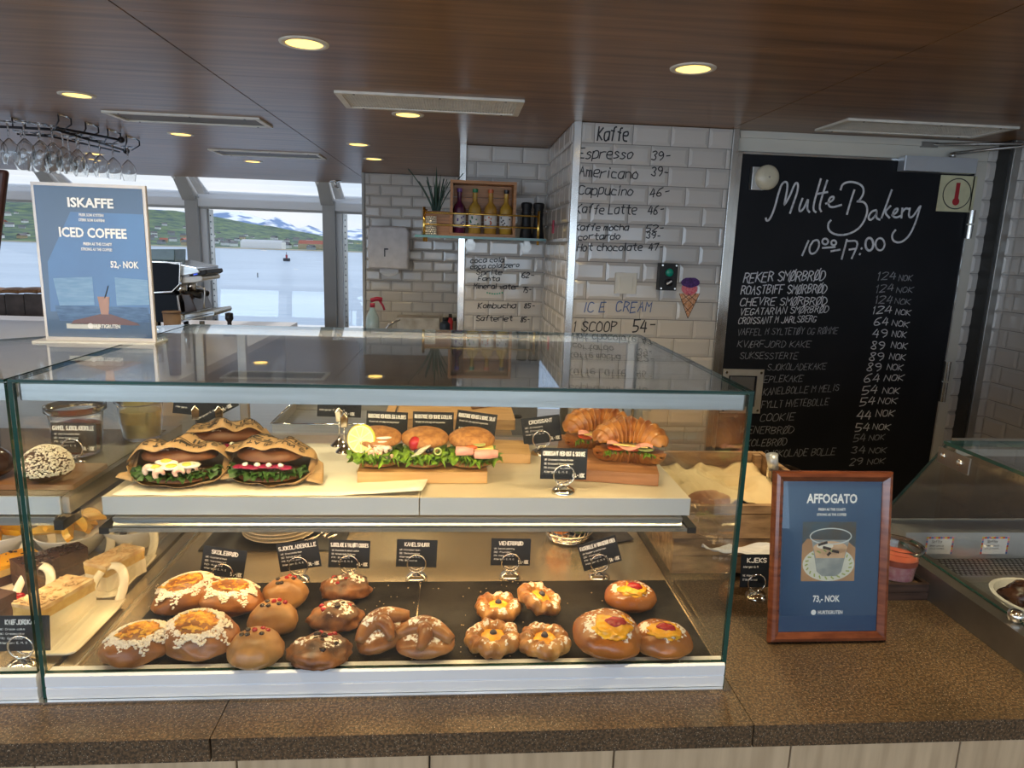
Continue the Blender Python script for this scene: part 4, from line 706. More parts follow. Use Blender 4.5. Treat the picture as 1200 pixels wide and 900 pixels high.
# kraft newsprint wrap
KRAFT=mat('brown kraft paper',(.44,.28,.14),.7,0,(.42,.26,.12),30,4,.3,60); PINK=mat('black wrap print',(.03,.022,.018),.7)
PARCH=mat('parchment paper',(.80,.76,.68),.55,0,(.74,.70,.60),6,3,.2,25)
def parch(u,v):
    x=-.505+.455*u; y=1.004+.27*v; z=SZ+.0012+.0010*noise.noise(Vector((x*30,y*30,1)))+(.010*max(0,(u-.72))*3.2*(1-v) if v<.5 else 0); return (x+.008*math.sin(v*5),y-.012*u*(1-v)*0,z)
o=MB().grid(parch,50,14).build('parchment_sheet',PARCH,smooth=True); m_=o.modifiers.new('thick','SOLIDIFY'); m_.thickness=.0006; tag(o,'white parchment sheet under the wrapped sandwiches','paper')
def wrapped(x,y,lb,rz,sc,seed,fill,top=DARKB):
    t=thing('wrapped_sandwich',lb,'sandwich',(x,y,SZ+.004),R(rz),'sandwiches in printed paper'); A,B=.060*sc,.043*sc
    MB().blob((0,0,.010),A*.92,B*.9,.011,4,.08,20,seed,.7).build('bread_bottom',DARKB,t,True)
    MB().blob((0,.004,.040),A*.90,B*.86,.019,4,.10,20,seed+1,.45).build('bread_top',top,t,True)
    mb=MB(); frill(mb,oval(A*.80,B*.80,185,355,60,.019),.016,.005,seed); frill(mb,oval(A*.84,B*.84,180,360,60,.024),.010,.004,seed+2); tag(mb.build('kale_leaves',LETD,t,True),None,kind='stuff')
    if fill=='egg':
        for k,(a,b,c) in enumerate(((-.022,-.036,.033),(.002,-.040,.035),(.024,-.036,.036),(-.008,-.030,.040))):
            MB().blob((a,b,c),.018,.013,.0045,2).build('egg_slice',EGGW,t,True); MB().blob((a,b-.004,c+.0022),.009,.008,.0035,2).build('egg_yolk',YOLK,t,True)
        for k,(a,b,c) in enumerate(((-.030,-.040,.029),(-.014,-.046,.025),(.014,-.046,.027),(.030,-.038,.030))):
            MB().tube([(a+.006*math.cos(q),b-.002,c+.007*math.sin(q)) for q in [i*.5 for i in range(9)]],[.0046*math.sin(PI*(i+1)/10.5)+.0006 for i in range(9)],8).build('shrimp',SHR,t,True)
        MB().tube([(.010+.004*math.cos(q),-.050,.026+.004*math.sin(q)) for q in [i*.7 for i in range(9)]],.0014,6).build('olive_ring',CHOC,t,True)
    else:
        for k in range(7): MB().blob((-.036+.012*k,-.034-.004*math.sin(k*1.1),.031+.001*(k%2)),.010,.010,.0022,2,.3,30,k).build('beetroot_slice',BEET,t,True)
        for k in range(4): MB().blob((-.026+.018*k,-.036,.035),.0045,.004,.0035,2,.4,30,k).build('cheese_crumble',FETA,t,True)
    # paper shell, open towards the front
    def shell(u,v):
        a=R(50)+R(255)*u   # angle round the long axis, front left open
        x=(v*2-1); w=math.sqrt(max(.02,1-abs(x)**2.6)); fl=1+.22*noise.noise(Vector((x*3+seed,a*1.3,seed)))
        yy=math.cos(a+PI)*(-1)*B*1.10; cyy=-math.sin(a)*0
        Y=B*1.12*(-math.cos(a))*w*fl; Zc=.030; Z=Zc+.036*(-math.sin(a))*w*(fl)
        if Z>Zc: Z+=.004*math.sin(x*9+seed)
        Y=(-B*1.22)*math.cos(a)*w*fl*1.0
        return (x*A*1.22,Y,max(.0,Z))
    sm=MB().grid(shell,44,34).build('paper_wrap',KRAFT,t,True); mo=sm.modifiers.new('thick','SOLIDIFY'); mo.thickness=.0006
    pm=MB(); rw=random.Random(seed)
    def SP(a,b):
        p=Vector(shell(min(1,max(0,b)),min(1,max(0,a)))); c_=Vector((p.x,0,.030)); d_=(p-c_); return tuple(p+d_.normalized()*.0011 if d_.length>0 else p)
    for (b0,hh_,txt) in ((.955,.030,'U C TA IN LUN C'),(.885,.048,'LUCT INN'),(.80,.022,'IN TA CUL NI LA TU'),(.74,.040,'CULTA NI'),(.66,.03,'LUNI TAC IN'),(.055,.026,'LUC TA NI CUL IN'),(.11,.03,'NAT CUL IL')):
        st,w_=strokes(txt,.1,0,seed); b0-=hh_
        for q_ in st:
            for e_ in range(len(q_)-1):
                P0,P1=q_[e_],q_[e_+1]; m_pts=[(P0[0]+(P1[0]-P0[0])*i_/3,P0[1]+(P1[1]-P0[1])*i_/3) for i_ in range(4)]
                ribbon(pm,[(.10+.80*a_/w_,b0+hh_*b_/6) for a_,b_ in m_pts],.0085 if hh_>.035 else .0058,SP)
    for b0 in (.905,.765,.70,.085):
        ribbon(pm,[(.12+.76*i_/30,b0) for i_ in range(31)],.0045,SP)
    for k_ in range(5): x_=rw.uniform(.12,.80); b0=rw.choice([.83,.93,.70,.10]); ribbon(pm,[(x_+.02*i_,b0) for i_ in range(5)],.012,SP)
    pm.build('wrap_print',PINK,sm)
    c=MB(); 
    for s_,k in ((1,.0),(-1,.6)):
        c.grid(lambda u,v:(s_*(A*1.02+.026*u*(1-.5*v)),-.020+.042*v+.012*u*math.sin(k+3*v),.006+.040*v*(1-u*.6)+.006*u*math.sin(6*v+seed)),8,10)
    cc=c.build('paper_corner',KRAFT,t,True); mo=cc.modifiers.new('thick','SOLIDIFY'); mo.thickness=.0006
    return t
wrapped(-.428,1.062,'paper wrapped sandwich with egg and shrimp, front left on the shelf',4,1.04,1,'egg')
wrapped(-.292,1.070,'paper wrapped sandwich with beetroot and white cheese',-4,1.0,4,'beet')
wrapped(-.392,1.178,'paper wrapped sandwich lying behind the other two',12,.98,9,'beet')
# boards on the shelf
o=bev(MB().box(-.104,.104,-.048,.048,0,.019).build('cutting_board',PINE,loc=(-.052,1.108,SZ+.001),rot=(0,0,R(1))),.002); tag(o,'pale wooden board under the three open rolls, front one','board')
o=bev(MB().box(-.09,.09,-.045,.045,0,.017).build('cutting_board',PINE,loc=(.046,1.215,SZ+.001),rot=(0,0,R(-2))),.002); tag(o,'pale wooden board sticking out behind the ham roll','board')
o=bev(MB().box(-.085,.088,-.105,.105,0,.020).build('cutting_board',mat('walnut board wood',(.42,.20,.09),.5,0,(.28,.12,.05),6,5,stretch=(1.5,14,14)),loc=(.268,1.172,SZ+.001),rot=(0,0,R(-11))),.002); tag(o,'brown wooden board under the filled croissants','board')
ZB=SZ+.0205
def roll(x,lb,rz,seed,kind):
    t=thing('open_roll',lb,'sandwich',(x,1.100,ZB),R(rz),'open rolls with lettuce'); A,B=.038,.036
    MB().blob((0,0,.008),A,B,.010,4,.06,20,seed,.8).build('roll_bottom',SEED,t,True)
    mb=MB()
    for k in range(3): frill(mb,oval(A*(.80-.1*k),B*.8,150-k*20,390+k*10,70,.017+.004*k),.017-.002*k,.006,seed+k*2.2)
    tag(mb.build('lettuce',LET,t,True),None,kind='stuff')
    MB().blob((0,.012,.042),A*1.02,B*.86,.017,4,.06,20,seed+5,.5).build('roll_top',SEED,t,True,rot=(R(14),0,0))
    if kind=='shrimp':
        l=MB().lathe([(.0238,0),(.0245,.0015),(.0245,.005),(.0238,.0065)],32).xf(Matrix.Rotation(R(78),4,'X')).build('lemon_rind',RIND,t,True,loc=(-.024,-.013,.046),rot=(0,0,R(-18)))
        lf=MB().lathe([(.0222,0),(.0222,.0070)],32).xf(Matrix.Rotation(R(78),4,'X')).build('lemon_pith',mat('lemon pith',(.82,.80,.62),.5),t,loc=(-.024,-.013,.046),rot=(0,0,R(-18)))
        for k in range(9): a0=k*2*PI/9+.06; a1=(k+1)*2*PI/9-.06; MB().prism([(.002*math.cos((a0+a1)/2),.002*math.sin((a0+a1)/2))]+[(.0200*math.cos(a0+(a1-a0)*q/4),.0200*math.sin(a0+(a1-a0)*q/4)) for q in range(5)],0,.0078,axis='z').xf(Matrix.Rotation(R(78),4,'X')).build('segment',LEM,lf)
        for k in range(3): MB().blob((.002+.004*k,-.020+.002*k,.040+.005*k),.014,.010,.002,2,.15,20,k).build('egg_slice',EGGW,t,True)
        for k in range(9):
            a,b,c=-.006+.0085*(k%4),-.030+.003*(k//4),.025+.007*(k//4); MB().tube([(a+.005*math.cos(q+k),b,c+.0045*math.sin(q+k)) for q in [i*.5 for i in range(8)]],[.0034*math.sin(PI*(i+1)/9.5)+.0006 for i in range(8)],8).build('shrimp',SHR,t,True)
    elif kind=='berry':
        MB().blob((-.022,-.020,.038),.010,.009,.012,3,.12,40,1).build('strawberry',BERRY,t,True,rot=(0,R(10),0))
        for k in range(5): MB().blob((-.012+.006*k,-.026+.002*(k%2),.030+.003*(k%3)),.0042,.0042,.0042,2).build('blackcurrant',BLUEB,t,True)
        for k in range(3): MB().blob((.002+.007*k,-.030,.029+.002*k),.012,.007,.0022,2,.2,20,k).build('cheese_slice',mat('blue cheese',(.62,.60,.46),.5),t,True,rot=(0,R(-25),0))
        MB().tube([(.022+.0055*math.cos(q),-.032,.032+.0055*math.sin(q)) for q in [i*PI/6 for i in range(12)]],.0016,6,closed=True).build('leek_ring',CUC,t,True)
    else:
        for k in range(2): MB().box(-.030+.02*k,.022+.014*k,-.038,.02,.026+.006*k,.0285+.006*k).build('cheese_slice',CHEESE,t,rot=(R(-6),R(8-10*k),0))
        for k,(a,b,c) in enumerate(((-.012,-.036,.034),(.018,-.040,.030),(.028,-.036,.030))):
            sp=[(a-.014+.028*u,b,c) for u in (0,.5,1)]; MB().tube(sp,[.0072,.0076,.0066],14).build('ham_roll',HAM,t,True); MB().tube([(sp[0][0]-.0006,b+.0045*math.cos(q)*q/7,c+.0045*math.sin(q)*q/7) for q in [i*.6 for i in range(12)]],.0007,5).build('ham_fold',mat('ham fold',(.55,.2,.18),.5),t)
        MB().blob((-.002,-.034,.040),.011,.005,.0035,2).build('tomato_wedge',TOM,t,True); MB().lathe([(.010,0),(.010,.002)],16,(.012,-.026,.042)).build('cucumber_slice',CUC,t)
roll(-.126,'open roll with shrimp, egg and a lemon slice, leftmost on the board',0,3,'shrimp'); roll(-.050,'open roll with strawberry and blue cheese, middle of three',0,5,'berry'); roll(.027,'open roll with rolled ham and cheese, rightmost of three',0,8,'ham')
# croissants
def croissant_mesh(sc=1,bend=1.25,seed=0,half=None):
    mb=MB(); N=76; M_=22; Rb=.052*sc
    def f(u,v):
        s=u*2-1; a=s*bend; w=(1-abs(s)**2.1)**.62 if abs(s)<1 else 0; seg=abs(s)*6.2; ridge_=1+.32*(1-(seg%1))-.16; r=(.003+.0235*w*ridge_)*sc
        r*=1+.05*noise.noise(Vector((s*9,v*4,seed))); b=v*2*PI; cx,cy=Rb*math.sin(a),Rb*(math.cos(a)-.75)
        nx,ny=math.sin(a),math.cos(a); zz=r*math.sin(b)*.92
        if half=='bottom' and zz>0: zz*=.15
        if half=='top' and zz<0: zz*=.15
        return (cx+nx*r*math.cos(b),cy+ny*r*math.cos(b),zz)
    mb.grid(f,N,M_); return mb
def cro(x,y,z,rz,lb,seed,tilt,sc=1):
    t=thing('filled_croissant',lb,'croissant',(x,y,z),group='ham croissants on the board',rot=(R(tilt[0]),R(tilt[1]),R(rz)))
    croissant_mesh(sc,1.25,seed,'bottom').build('croissant_bottom',CROI,t,True,loc=(0,0,.016)); croissant_mesh(sc*1.04,1.25,seed+4,'top').build('croissant_top',CROI,t,True,loc=(0,.004,.0385),rot=(R(14),0,0))
    mb=MB(); frill(mb,[((.048*math.sin(a),.048*(math.cos(a)-.75)-.012,.018),(0,-1,0)) for a in [-1.1+2.2*i/49 for i in range(50)]],.016,.004,seed); tag(mb.build('lettuce',LET,t,True),None,kind='stuff')
    for k,(a,m,n_) in enumerate(((-.022,TOM,'tomato_slice'),(.004,TOM,'tomato_slice'),(.026,CUC,'cucumber_slice'))): MB().lathe([(.015,0),(.0158,.0012),(.015,.0026)],20,(a,-.010-.0*k,.0215+.001*k)).build(n_,m,t,True)
    MB().box(-.034,.012,-.030,.01,.0265,.0285).build('cheese_slice',CHEESE,t,rot=(R(-8),R(4),R(10))); MB().box(.0,.036,-.028,.01,.0250,.0268).build('cheese_slice',CHEESE,t,rot=(R(-10),R(-3),R(-12)))
    MB().grid(lambda u,v:(-.038+.076*u,-.032+.03*v+.003*math.sin(u*9),.030+.004*math.sin(u*8+1)+.003*math.sin(v*4)),20,6).build('ham_slice',HAM,t,True)
    return t
cro(.300,1.122,ZB+.004,-14,'filled croissant with tomato and ham, in front on the board',3,(0,0),1.08)
cro(.262,1.205,ZB+.004,-8,'filled croissant standing behind the front one',7,(8,0),1.1)
# ------------------------------------------------------------------ things behind/under the shelf
t=thing('plate_stack','dark mat under the stack of plates','mat',(-.375,1.335,ZS)); 
bpy.data.objects.remove(t)
o=bev(MB().box(-.14,.13,-.075,.075,0,.002).build('serving_mat',mat('black mat',(.012,.012,.013),.6),loc=(-.345,1.335,ZS)),.0005); tag(o,'black mat under the plates and tongs','mat')
PORC=mat('cream porcelain',(.80,.74,.64),.18,0,(.76,.70,.60),10,spec=.5)
pl=None
for k in range(7):
    if pl is None: pl=smooth_auto(MB().lathe([(.0,.0015),(.035,.0015),(.037,0),(.041,0),(.043,.0025),(.070,.0095),(.0735,.0115),(.0735,.0130),(.070,.0125),(.043,.0055),(.0,.0045)],48).build('plate',PORC)); o=pl
    else: o=pl.copy(); COL.objects.link(o)
    o.location=(-.350+.0012*math.sin(k*3),1.338+.001*math.cos(k*5),ZS+.0021+k*.0078); tag(o,'cream side plate, number %s of the stack counted from the mat'%['one','two','three','four','five','six','seven'][k],'plate','plates stacked in the case')
for k,(x,y,rz) in enumerate(((-.262,1.335,-38),(-.232,1.345,-20),(-.205,1.37,-48))):
    t=thing('serving_tongs',['silver wire tongs leaning closest to the plates','silver wire tongs in the middle of the three','silver wire tongs lying furthest from the plates'][k],'tongs',(x,y,ZS+.006+k*.004),R(rz))
    for s in (-1,1):
        MB().tube([(s*.003,.09,.0),(s*.010,.04,.004),(-s*.006,.0,.006),(-s*.012,-.035,.004),(-s*.004,-.055,.002)],.0016,6).build('arm',CHROME,t,True)
        MB().tube([(-s*.010-.006,-.03,.003),(-s*.010,-.05,.002),(-s*.010+.006,-.03,.004)],.0013,6).build('scoop_wire',CHROME,t,True)
# fruit basket and napkin
o=MB().grid(lambda u,v:(.055*(u*2-1)*(1+.1*v),-.05+.10*v,.002+.007*abs(math.sin(u*7+v*3))*v),24,14).build('napkin',mat('dark napkin',(.03,.03,.045),.9,0,(.02,.02,.03),80),smooth=True,loc=(.305,1.335,ZS),rot=(0,0,R(18))); m_=o.modifiers.new('t','SOLIDIFY'); m_.thickness=.001; tag(o,'folded dark napkin beside the fruit basket','napkin')
t=thing('wire_basket','silver wire basket with fruit standing under the shelf','basket',(.235,1.318,ZS)); mb=MB()
for r_,z in ((.040,.004),(.044,.010),(.050,.020),(.066,.06)): mb.tube([(r_*math.cos(a*PI/16),r_*math.sin(a*PI/16),z) for a in range(32)],.0022 if z<.03 else .0028,6,closed=True)
mb.build('rims',CHROME,t,True)
for k in range(28): a=k*2*PI/28; MB().tube([(.044*math.cos(a),.044*math.sin(a),.010),(.056*math.cos(a+.1),.056*math.sin(a+.1),.034),(.066*math.cos(a),.066*math.sin(a),.06)],.0009,5).build('wire',CHROME,t,True)
MB().lathe([(.0,.003),(.040,.003),(.042,.006)],28).build('base',CHROME,t,True)
for k,(a,b,c,m) in enumerate(((-.018,-.012,.040,mat('orange peel',(.80,.27,.02),.4,0,(.72,.2,.01),90,3,.3,200)),(.022,-.008,.040,mat('green avocado skin',(.09,.15,.03),.45,0,(.04,.08,.02),60,4,.4,120)),(.0,.024,.042,MATS['orange peel']))):
    o=MB().blob((0,0,0),.026,.026,.025,3,.04,10,k).build('orange' if k!=1 else 'avocado',m,smooth=True,loc=(.235+a,1.318+b,ZS+c)); tag(o,['orange at the front left of the wire basket','dark green avocado in the wire basket','orange at the back of the wire basket'][k],'fruit')
# ------------------------------------------------------------------ cake case contents
PW=mat('ivory serving tray',(.80,.72,.56),.22,0,(.76,.68,.52),8)
def handled(x,y,rz,lb):
    t=thing('handled_platter',lb,'platter',(x,y,ZS),R(rz),'ivory platters with loop handles')
    def f(u,v): a=u*2-1; b=v*2-1; return (.036*a,.075*b,.003+.0035*(max(abs(a),0)**6+abs(b)**8))
    o=MB().grid(f,16,22).build('dish',PW,t,True); m_=o.modifiers.new('t','SOLIDIFY'); m_.thickness=.0025
    pts=[(-.024,.070,.004),(-.025,.088,.018),(-.023,.102,.034),(-.014,.112,.046),(0,.116,.051),(.014,.112,.046),(.023,.102,.034),(.025,.088,.018),(.024,.070,.004)]
    # flat loop: wide band
    mb=MB(); q=[]
    for i,p in enumerate(pts):
        a=Vector(pts[max(0,i-1)]); b=Vector(pts[min(len(pts)-1,i+1)]); tg=(b-a).normalized(); nr=Vector((0,-.55,.83)); sd=tg.cross(nr).normalized()
        for s in (-1,1):
            for u in (-1,1): q.append(tuple(Vector(p)+sd*s*.0085+nr*u*.0020))
    n=len(pts); F=[]
    for i in range(n-1):
        A=i*4;B=A+4
        F+=[(A,B,B+1,A+1),(A+2,A+3,B+3,B+2),(A,A+2,B+2,B),(A+1,B+1,B+3,A+3)]
    o=mb.add(q,F).build('loop_handle',PW,t,True); m_=o.modifiers.new('s','SUBSURF'); m_.levels=m_.render_levels=1
    return t
def cake(x,y,z,rz,w,d,h,layers,lb,topn,topm,bits=None,seed=1,wedge=0):
    t=thing('cake_slice',lb,'cake',(x,y,z),R(rz)); z0=0
    for k,(hh,m,nm) in enumerate(layers):
        mb=MB(); 
        def f(px_,py_,pz_): j=.0012; n_=noise.noise(Vector((px_*120+seed,py_*120,pz_*120+k*9)))*j; return (px_+n_,py_+n_,pz_)
        nx,ny=10,14; P=[]
        wd=lambda v:w*(1-wedge*v)
        mb.grid(lambda u,v:f((u-.5)*wd(v),(v-.5)*d,z0+hh+.0012*noise.noise(Vector((u*9,v*9,k+seed)))),nx,ny)
        mb.grid(lambda u,v:f((u-.5)*wd(0),-.5*d,z0+hh*v),nx,6); mb.grid(lambda u,v:f((u-.5)*wd(1),.5*d,z0+hh*v),nx,6)
        mb.grid(lambda u,v:f(-.5*wd(u),(u-.5)*d,z0+hh*v),ny,6); mb.grid(lambda u,v:f(.5*wd(u),(u-.5)*d,z0+hh*v),ny,6); mb.grid(lambda u,v:f((u-.5)*wd(v),(v-.5)*d,z0),nx,ny)
        mb.build(nm,m,t,True) if 0 else smooth_auto(mb.build(nm,m,t),50); z0+=hh
    if bits:
        rg_=random.Random(seed); mb=MB()
        for k in range(bits):
            v=rg_.random(); a,b=(rg_.uniform(-.46,.46))*w*(1-wedge*v),(v-.5)*d*.92; s=rg_.uniform(.0012,.0030); mb.blob((a,b,z0+s*.5),s*1.8,s,s*.6,1,.3,30,k,rot=rg_.uniform(0,3))
        tag(mb.build(topn,topm,t),None,kind='stuff')
    return t
SPO=mat('yellow sponge',(.70,.48,.16),.8,0,(.58,.36,.10),90,4,.5,100); CHK=mat('chocolate cake',(.07,.028,.016),.5,0,(.04,.016,.010),50,5,.6,90); MER=mat('toasted meringue',(.80,.62,.36),.7,0,(.60,.36,.15),60,5,.6,80); GLZ=mat('mango glaze',(.80,.40,.02),.15,0,(.72,.32,.01),30); ALM=mat('almond flakes',(.78,.52,.26),.6)
TI=26
def hp(px,py,hy,lb): x=at(px,py,y=hy).x; handled(x,hy-.098,-1,lb); return x,hy-.098
CK=[(.026,CREAMF,'cream_layer'),(.014,SPO,'sponge_layer'),(.006,MER,'meringue_top')]
hx,hy=hp(128,690,1.085,'ivory platter with cream cake at the front of the left case'); p=at(66,712,z=1.055); cake(p.x,p.y,ZS+.006,-18,.052,.095,.04,CK,'cream cake slice with toasted almonds behind the lower left card','almond_flakes',ALM,60,1)
hx,hy=hp(166,648,1.245,'ivory platter with cream cake beside the steel divider'); p=at(136,668,z=1.055); cake(p.x,p.y,ZS+.006,-22,.046,.080,.04,CK,'cream cake slice nearest the steel divider','almond_flakes',ALM,60,2)
hx,hy=hp(115,650,1.235,'ivory platter carrying the chocolate cake'); p=at(62,668,z=1.055); cake(p.x,p.y,ZS+.006,-40,.062,.100,.045,[(.022,CHK,'chocolate_layer'),(.003,mat('chocolate cream',(.10,.04,.022),.4),'cream_line'),(.022,CHK,'chocolate_layer')],'dark chocolate cake wedge with shavings','chocolate_shavings',CHOC,70,3,.45)
hx,hy=hp(45,640,1.235,'ivory platter carrying the yellow glazed cake'); p=at(5,670,z=1.05); cake(p.x,p.y,ZS+.006,-40,.055,.100,.03,[(.016,CHK,'cake_base'),(.012,SPO,'sponge_layer'),(.006,GLZ,'mango_glaze')],'yellow glazed cake slice with dark drizzle','chocolate_drizzle',CHOC,26,5)
hx,hy=hp(42,692,1.085,'ivory platter with red cherries at the left edge')
for k in range(5): p=at(14+5*(k%3),692+5*(k//3),z=1.055); o=MB().blob((0,0,0),.0062,.0062,.0062,2).build('cherry',BERRY,smooth=True,loc=(p.x,p.y,ZS+.013)); tag(o,'small red cherry on the platter at the left edge','cherry','cherries on the left platter')
cake(at(-10,715,z=1.05).x,1.0,ZS+.006,-20,.045,.07,.04,[(.020,CHK,'chocolate_layer'),(.018,CHK,'chocolate_layer')],'dark cake slice at the very left edge of the case',None,None,None,7)
BW=mat('white bowl porcelain',(.78,.78,.78),.15)
def bowl(x,y,r,lb,hh=.045):
    o=smooth_auto(MB().lathe([(.0,.0),(r*.5,0),(r*.75,hh*.35),(r*.95,hh*.85),(r,hh),(r*.97,hh+.001),(r*.90,hh*.85),(r*.70,hh*.4),(r*.4,.005),(0,.005)],40).build('bowl',BW,loc=(x,y,ZS))); tag(o,lb,'bowl','white bowls at the back of the left case'); return o
bowl(-.708,1.258,.062,'white bowl heaped with orange wedges'); bowl(-.845,1.262,.070,'large white bowl at the left edge'); bowl(-.612,1.285,.055,'shallow white bowl with dark berries')
OW=mat('orange flesh',(.86,.42,.03),.3,0,(.80,.52,.10),70)
for k in range(14):
    a=k*2.4; r_=.012+.0026*k if k<13 else 0; mb=MB(); n=9; v=[(0,0,0)]+[(.024*math.cos(PI*i/(n-1)),0,.017*math.sin(PI*i/(n-1))) for i in range(n)]
    m2=MB().prism([(-.024,0)]+[(.024*math.cos(PI-PI*i/8),.015*math.sin(PI*i/8)) for i in range(1,8)]+[(.024,0)],-.006,.006); o=m2.build('orange_wedge',OW,loc=(-.708+r_*math.cos(a),1.258+r_*math.sin(a),ZS+.040+.010*(k%3)*(1-r_*12)+.006),rot=(R(random.uniform(-40,40)),R(random.uniform(-30,30)),a)); tag(o,'orange wedge heaped in the white bowl','fruit','orange wedges in the bowl')
for k in range(5): a=k*1.3; o=MB().box(-.018,.018,-.010,.010,0,.012).build('mango_chunk',CUST,loc=(-.845+.03*math.cos(a),1.262+.028*math.sin(a),ZS+.038),rot=(.2,.1,a)); tag(o,'yellow fruit chunk in the large white bowl','fruit','yellow fruit chunks')
for k in range(16): a=k*2.4; q=.008*math.sqrt(k); o=MB().blob((0,0,0),.0065,.0065,.006,2).build('dark_berry',[BERRY,BLUEB][k%3==0],smooth=True,loc=(-.612+q*math.cos(a),1.285+q*math.sin(a),ZS+.038)); tag(o,'dark berry in the shallow white bowl','berry','berries in the shallow bowl')
# shelf of the cake case
o=bev(MB().box(-.15,.085,-.05,.055,0,.008).build('wooden_tray',mat('copper brown tray',(.30,.14,.06),.3,.2,(.2,.09,.04),12),loc=(-.655,1.075,SZ+.0005)),.002); tag(o,'brown tray carrying the coconut and chocolate balls','tray')
mb=MB().blob((0,0,.0),.034,.034,.033,4,.10,22,3,.6); t=thing('coconut_ball','coconut covered chocolate ball behind the left glass edge','pastry',(-.618,1.048,SZ+.0285)); mb.build('ball',CHK,t,True); mb=MB(); rg_=random.Random(3)
for k in range(1700):
    z=rg_.uniform(-.3,1); a=rg_.uniform(0,6.283); q=math.sqrt(max(0,1-z*z)); n_=1+.05*noise.noise(Vector((q*math.cos(a)*2.2+3,q*math.sin(a)*2.2-3,z*2.2))); s=rg_.uniform(.0008,.0016); mb.blob((.0345*n_*q*math.cos(a),.0345*n_*q*math.sin(a),(.0335 if z>0 else .02)*n_*z),s*1.6,s,s,1,rot=rg_.uniform(0,3))
tag(mb.build('coconut_flakes',COCO,t),None,kind='stuff')
o=MB().blob((0,0,0),.032,.032,.031,4,.05,15,8,.6).build('chocolate_ball',mat('glossy chocolate',(.035,.015,.009),.15),smooth=True,loc=(-.705,1.055,SZ+.0275)); tag(o,'glossy dark chocolate ball at the left edge','pastry')
def jar(x,y,z,r,h,fill,fm,lb,fh,nm='jam',top=None):
    t=thing('glass_jar',lb,'jar',(x,y,z)); smooth_auto(MB().lathe([(0,.0),(r*.72,0),(r*.80,.004),(r*.93,h*.80),(r*.95,h*.86),(r*1.06,h*.90),(r*1.06,h),(r*.98,h),(r*.90,h*.9),(r*.88,h*.80),(r*.75,.006),(0,.005)],40).build('jar',GR,t))
    smooth_auto(MB().lathe([(0,.0062),(r*.72,.0062),(r*.745,.010),(r*.72+(r*.14)*fh,h*.80*fh),(r*.6,h*.80*fh+.002),(0,h*.80*fh+.001)],32).build(fill,fm,t))
    if top: smooth_auto(MB().lathe([(0,h*.80*fh+.0022),(r*.6,h*.80*fh+.0025),(r*.84,h*.80*fh+.001),(r*.86,h*.80*(fh+.22)),(r*.5,h*.80*(fh+.24)),(0,h*.80*(fh+.25))],32).build(top[0],top[1],t))
    return t
jar(-.659,1.215,SZ+.0003,.045,.086,'jam',mat('dark red jam',(.16,.012,.015),.12,0,(.10,.008,.01),40),'large open jar of dark red jam in the left case',.78)
jar(-.594,1.312,SZ+.0003,.042,.080,'curd',mat('pale yellow curd',(.72,.60,.26),.3,0,(.6,.5,.2),40),'large open jar of pale yellow curd behind the wrapped sandwiches',.86)
# ================================================================== ON TOP OF THE CASE
def poster_blue(name,c1,c2): 
    m=mat(name,c1,.12,0,c2,6,5,lo=.3,hi=.7,spec=.6); return m
PB=poster_blue('printed deep blue',(.018,.055,.15),(.012,.04,.10)); PB2=poster_blue('printed sea blue',(.03,.13,.36),(.02,.08,.24)); PBL=mat('printed pale water',(.14,.27,.46),.15,0,(.09,.20,.38),40,stretch=(1,1,6)); PBR=mat('printed brown table',(.12,.045,.03),.2)
def flat(t,pts,m,name,dy): return MB().add([(a,dy,b) for a,b in pts],[tuple(range(len(pts)))]).build(name,m,t)
SX=(-.676-.502)/2; t=thing('iced_coffee_poster','blue iced coffee poster in a clear stand on the case','poster stand',(SX,1.184,ZT+.0044)); hw,hh=.0875,.2545
bev(MB().box(-hw,hw,-.0035,.0035,.0,hh).build('holder',mat('pale acrylic edge',(.62,.60,.62),.2),t),.001); bev(MB().box(-hw-.012,hw+.006,-.022,.03,.0,.003).build('foot',mat('clear acrylic',(.6,.6,.6),.15),t),.0008)
mb=MB().box(-hw+.005,hw-.005,-.0042,-.0036,.0085,hh-.005); ps=mb.build('poster',PB,t)
flat(t,[(-.075,.05),(.082,.05),(.082,.21),(-.03,.21),(-.072,.13)],PB2,'printed_sky',-.0044); flat(t,[(-.068,.060),(.080,.060),(.080,.035),(-.062,.035)],mat('printed dark sea',(.02,.06,.17),.2,0,(.05,.12,.26),60,stretch=(1,1,6)),'printed_sea',-.0045); flat(t,[(-.066,.104),(-.005,.108),(-.005,.062),(-.060,.060)],PBL,'printed_light',-.0046); flat(t,[(.03,.108),(.082,.105),(.082,.065),(.03,.062)],PBL,'printed_light',-.0046)
flat(t,[(-.045,.030),(.065,.030),(.060,.034),(.018,.048),(.005,.048),(-.040,.036)],PBR,'printed_table',-.0047); flat(t,[(.004,.047),(.016,.047),(.0195,.076),(.0005,.076)],mat('printed iced coffee',(.34,.17,.10),.2),'printed_glass',-.0048)
mb=MB(); ribbon(mb,[(.012,.074),(.019,.094)],.0008,lambda x,z:(x,-.0049,z)); mb.build('printed_straw',MARK,t); flat(t,[(-.052,.0225),(.0,.0225),(.0,.031),(-.052,.031)],mat('printed pale bar',(.55,.58,.60),.3),'printed_bar',-.0047)
WP=mat('poster white print',(.82,.84,.88),.3)
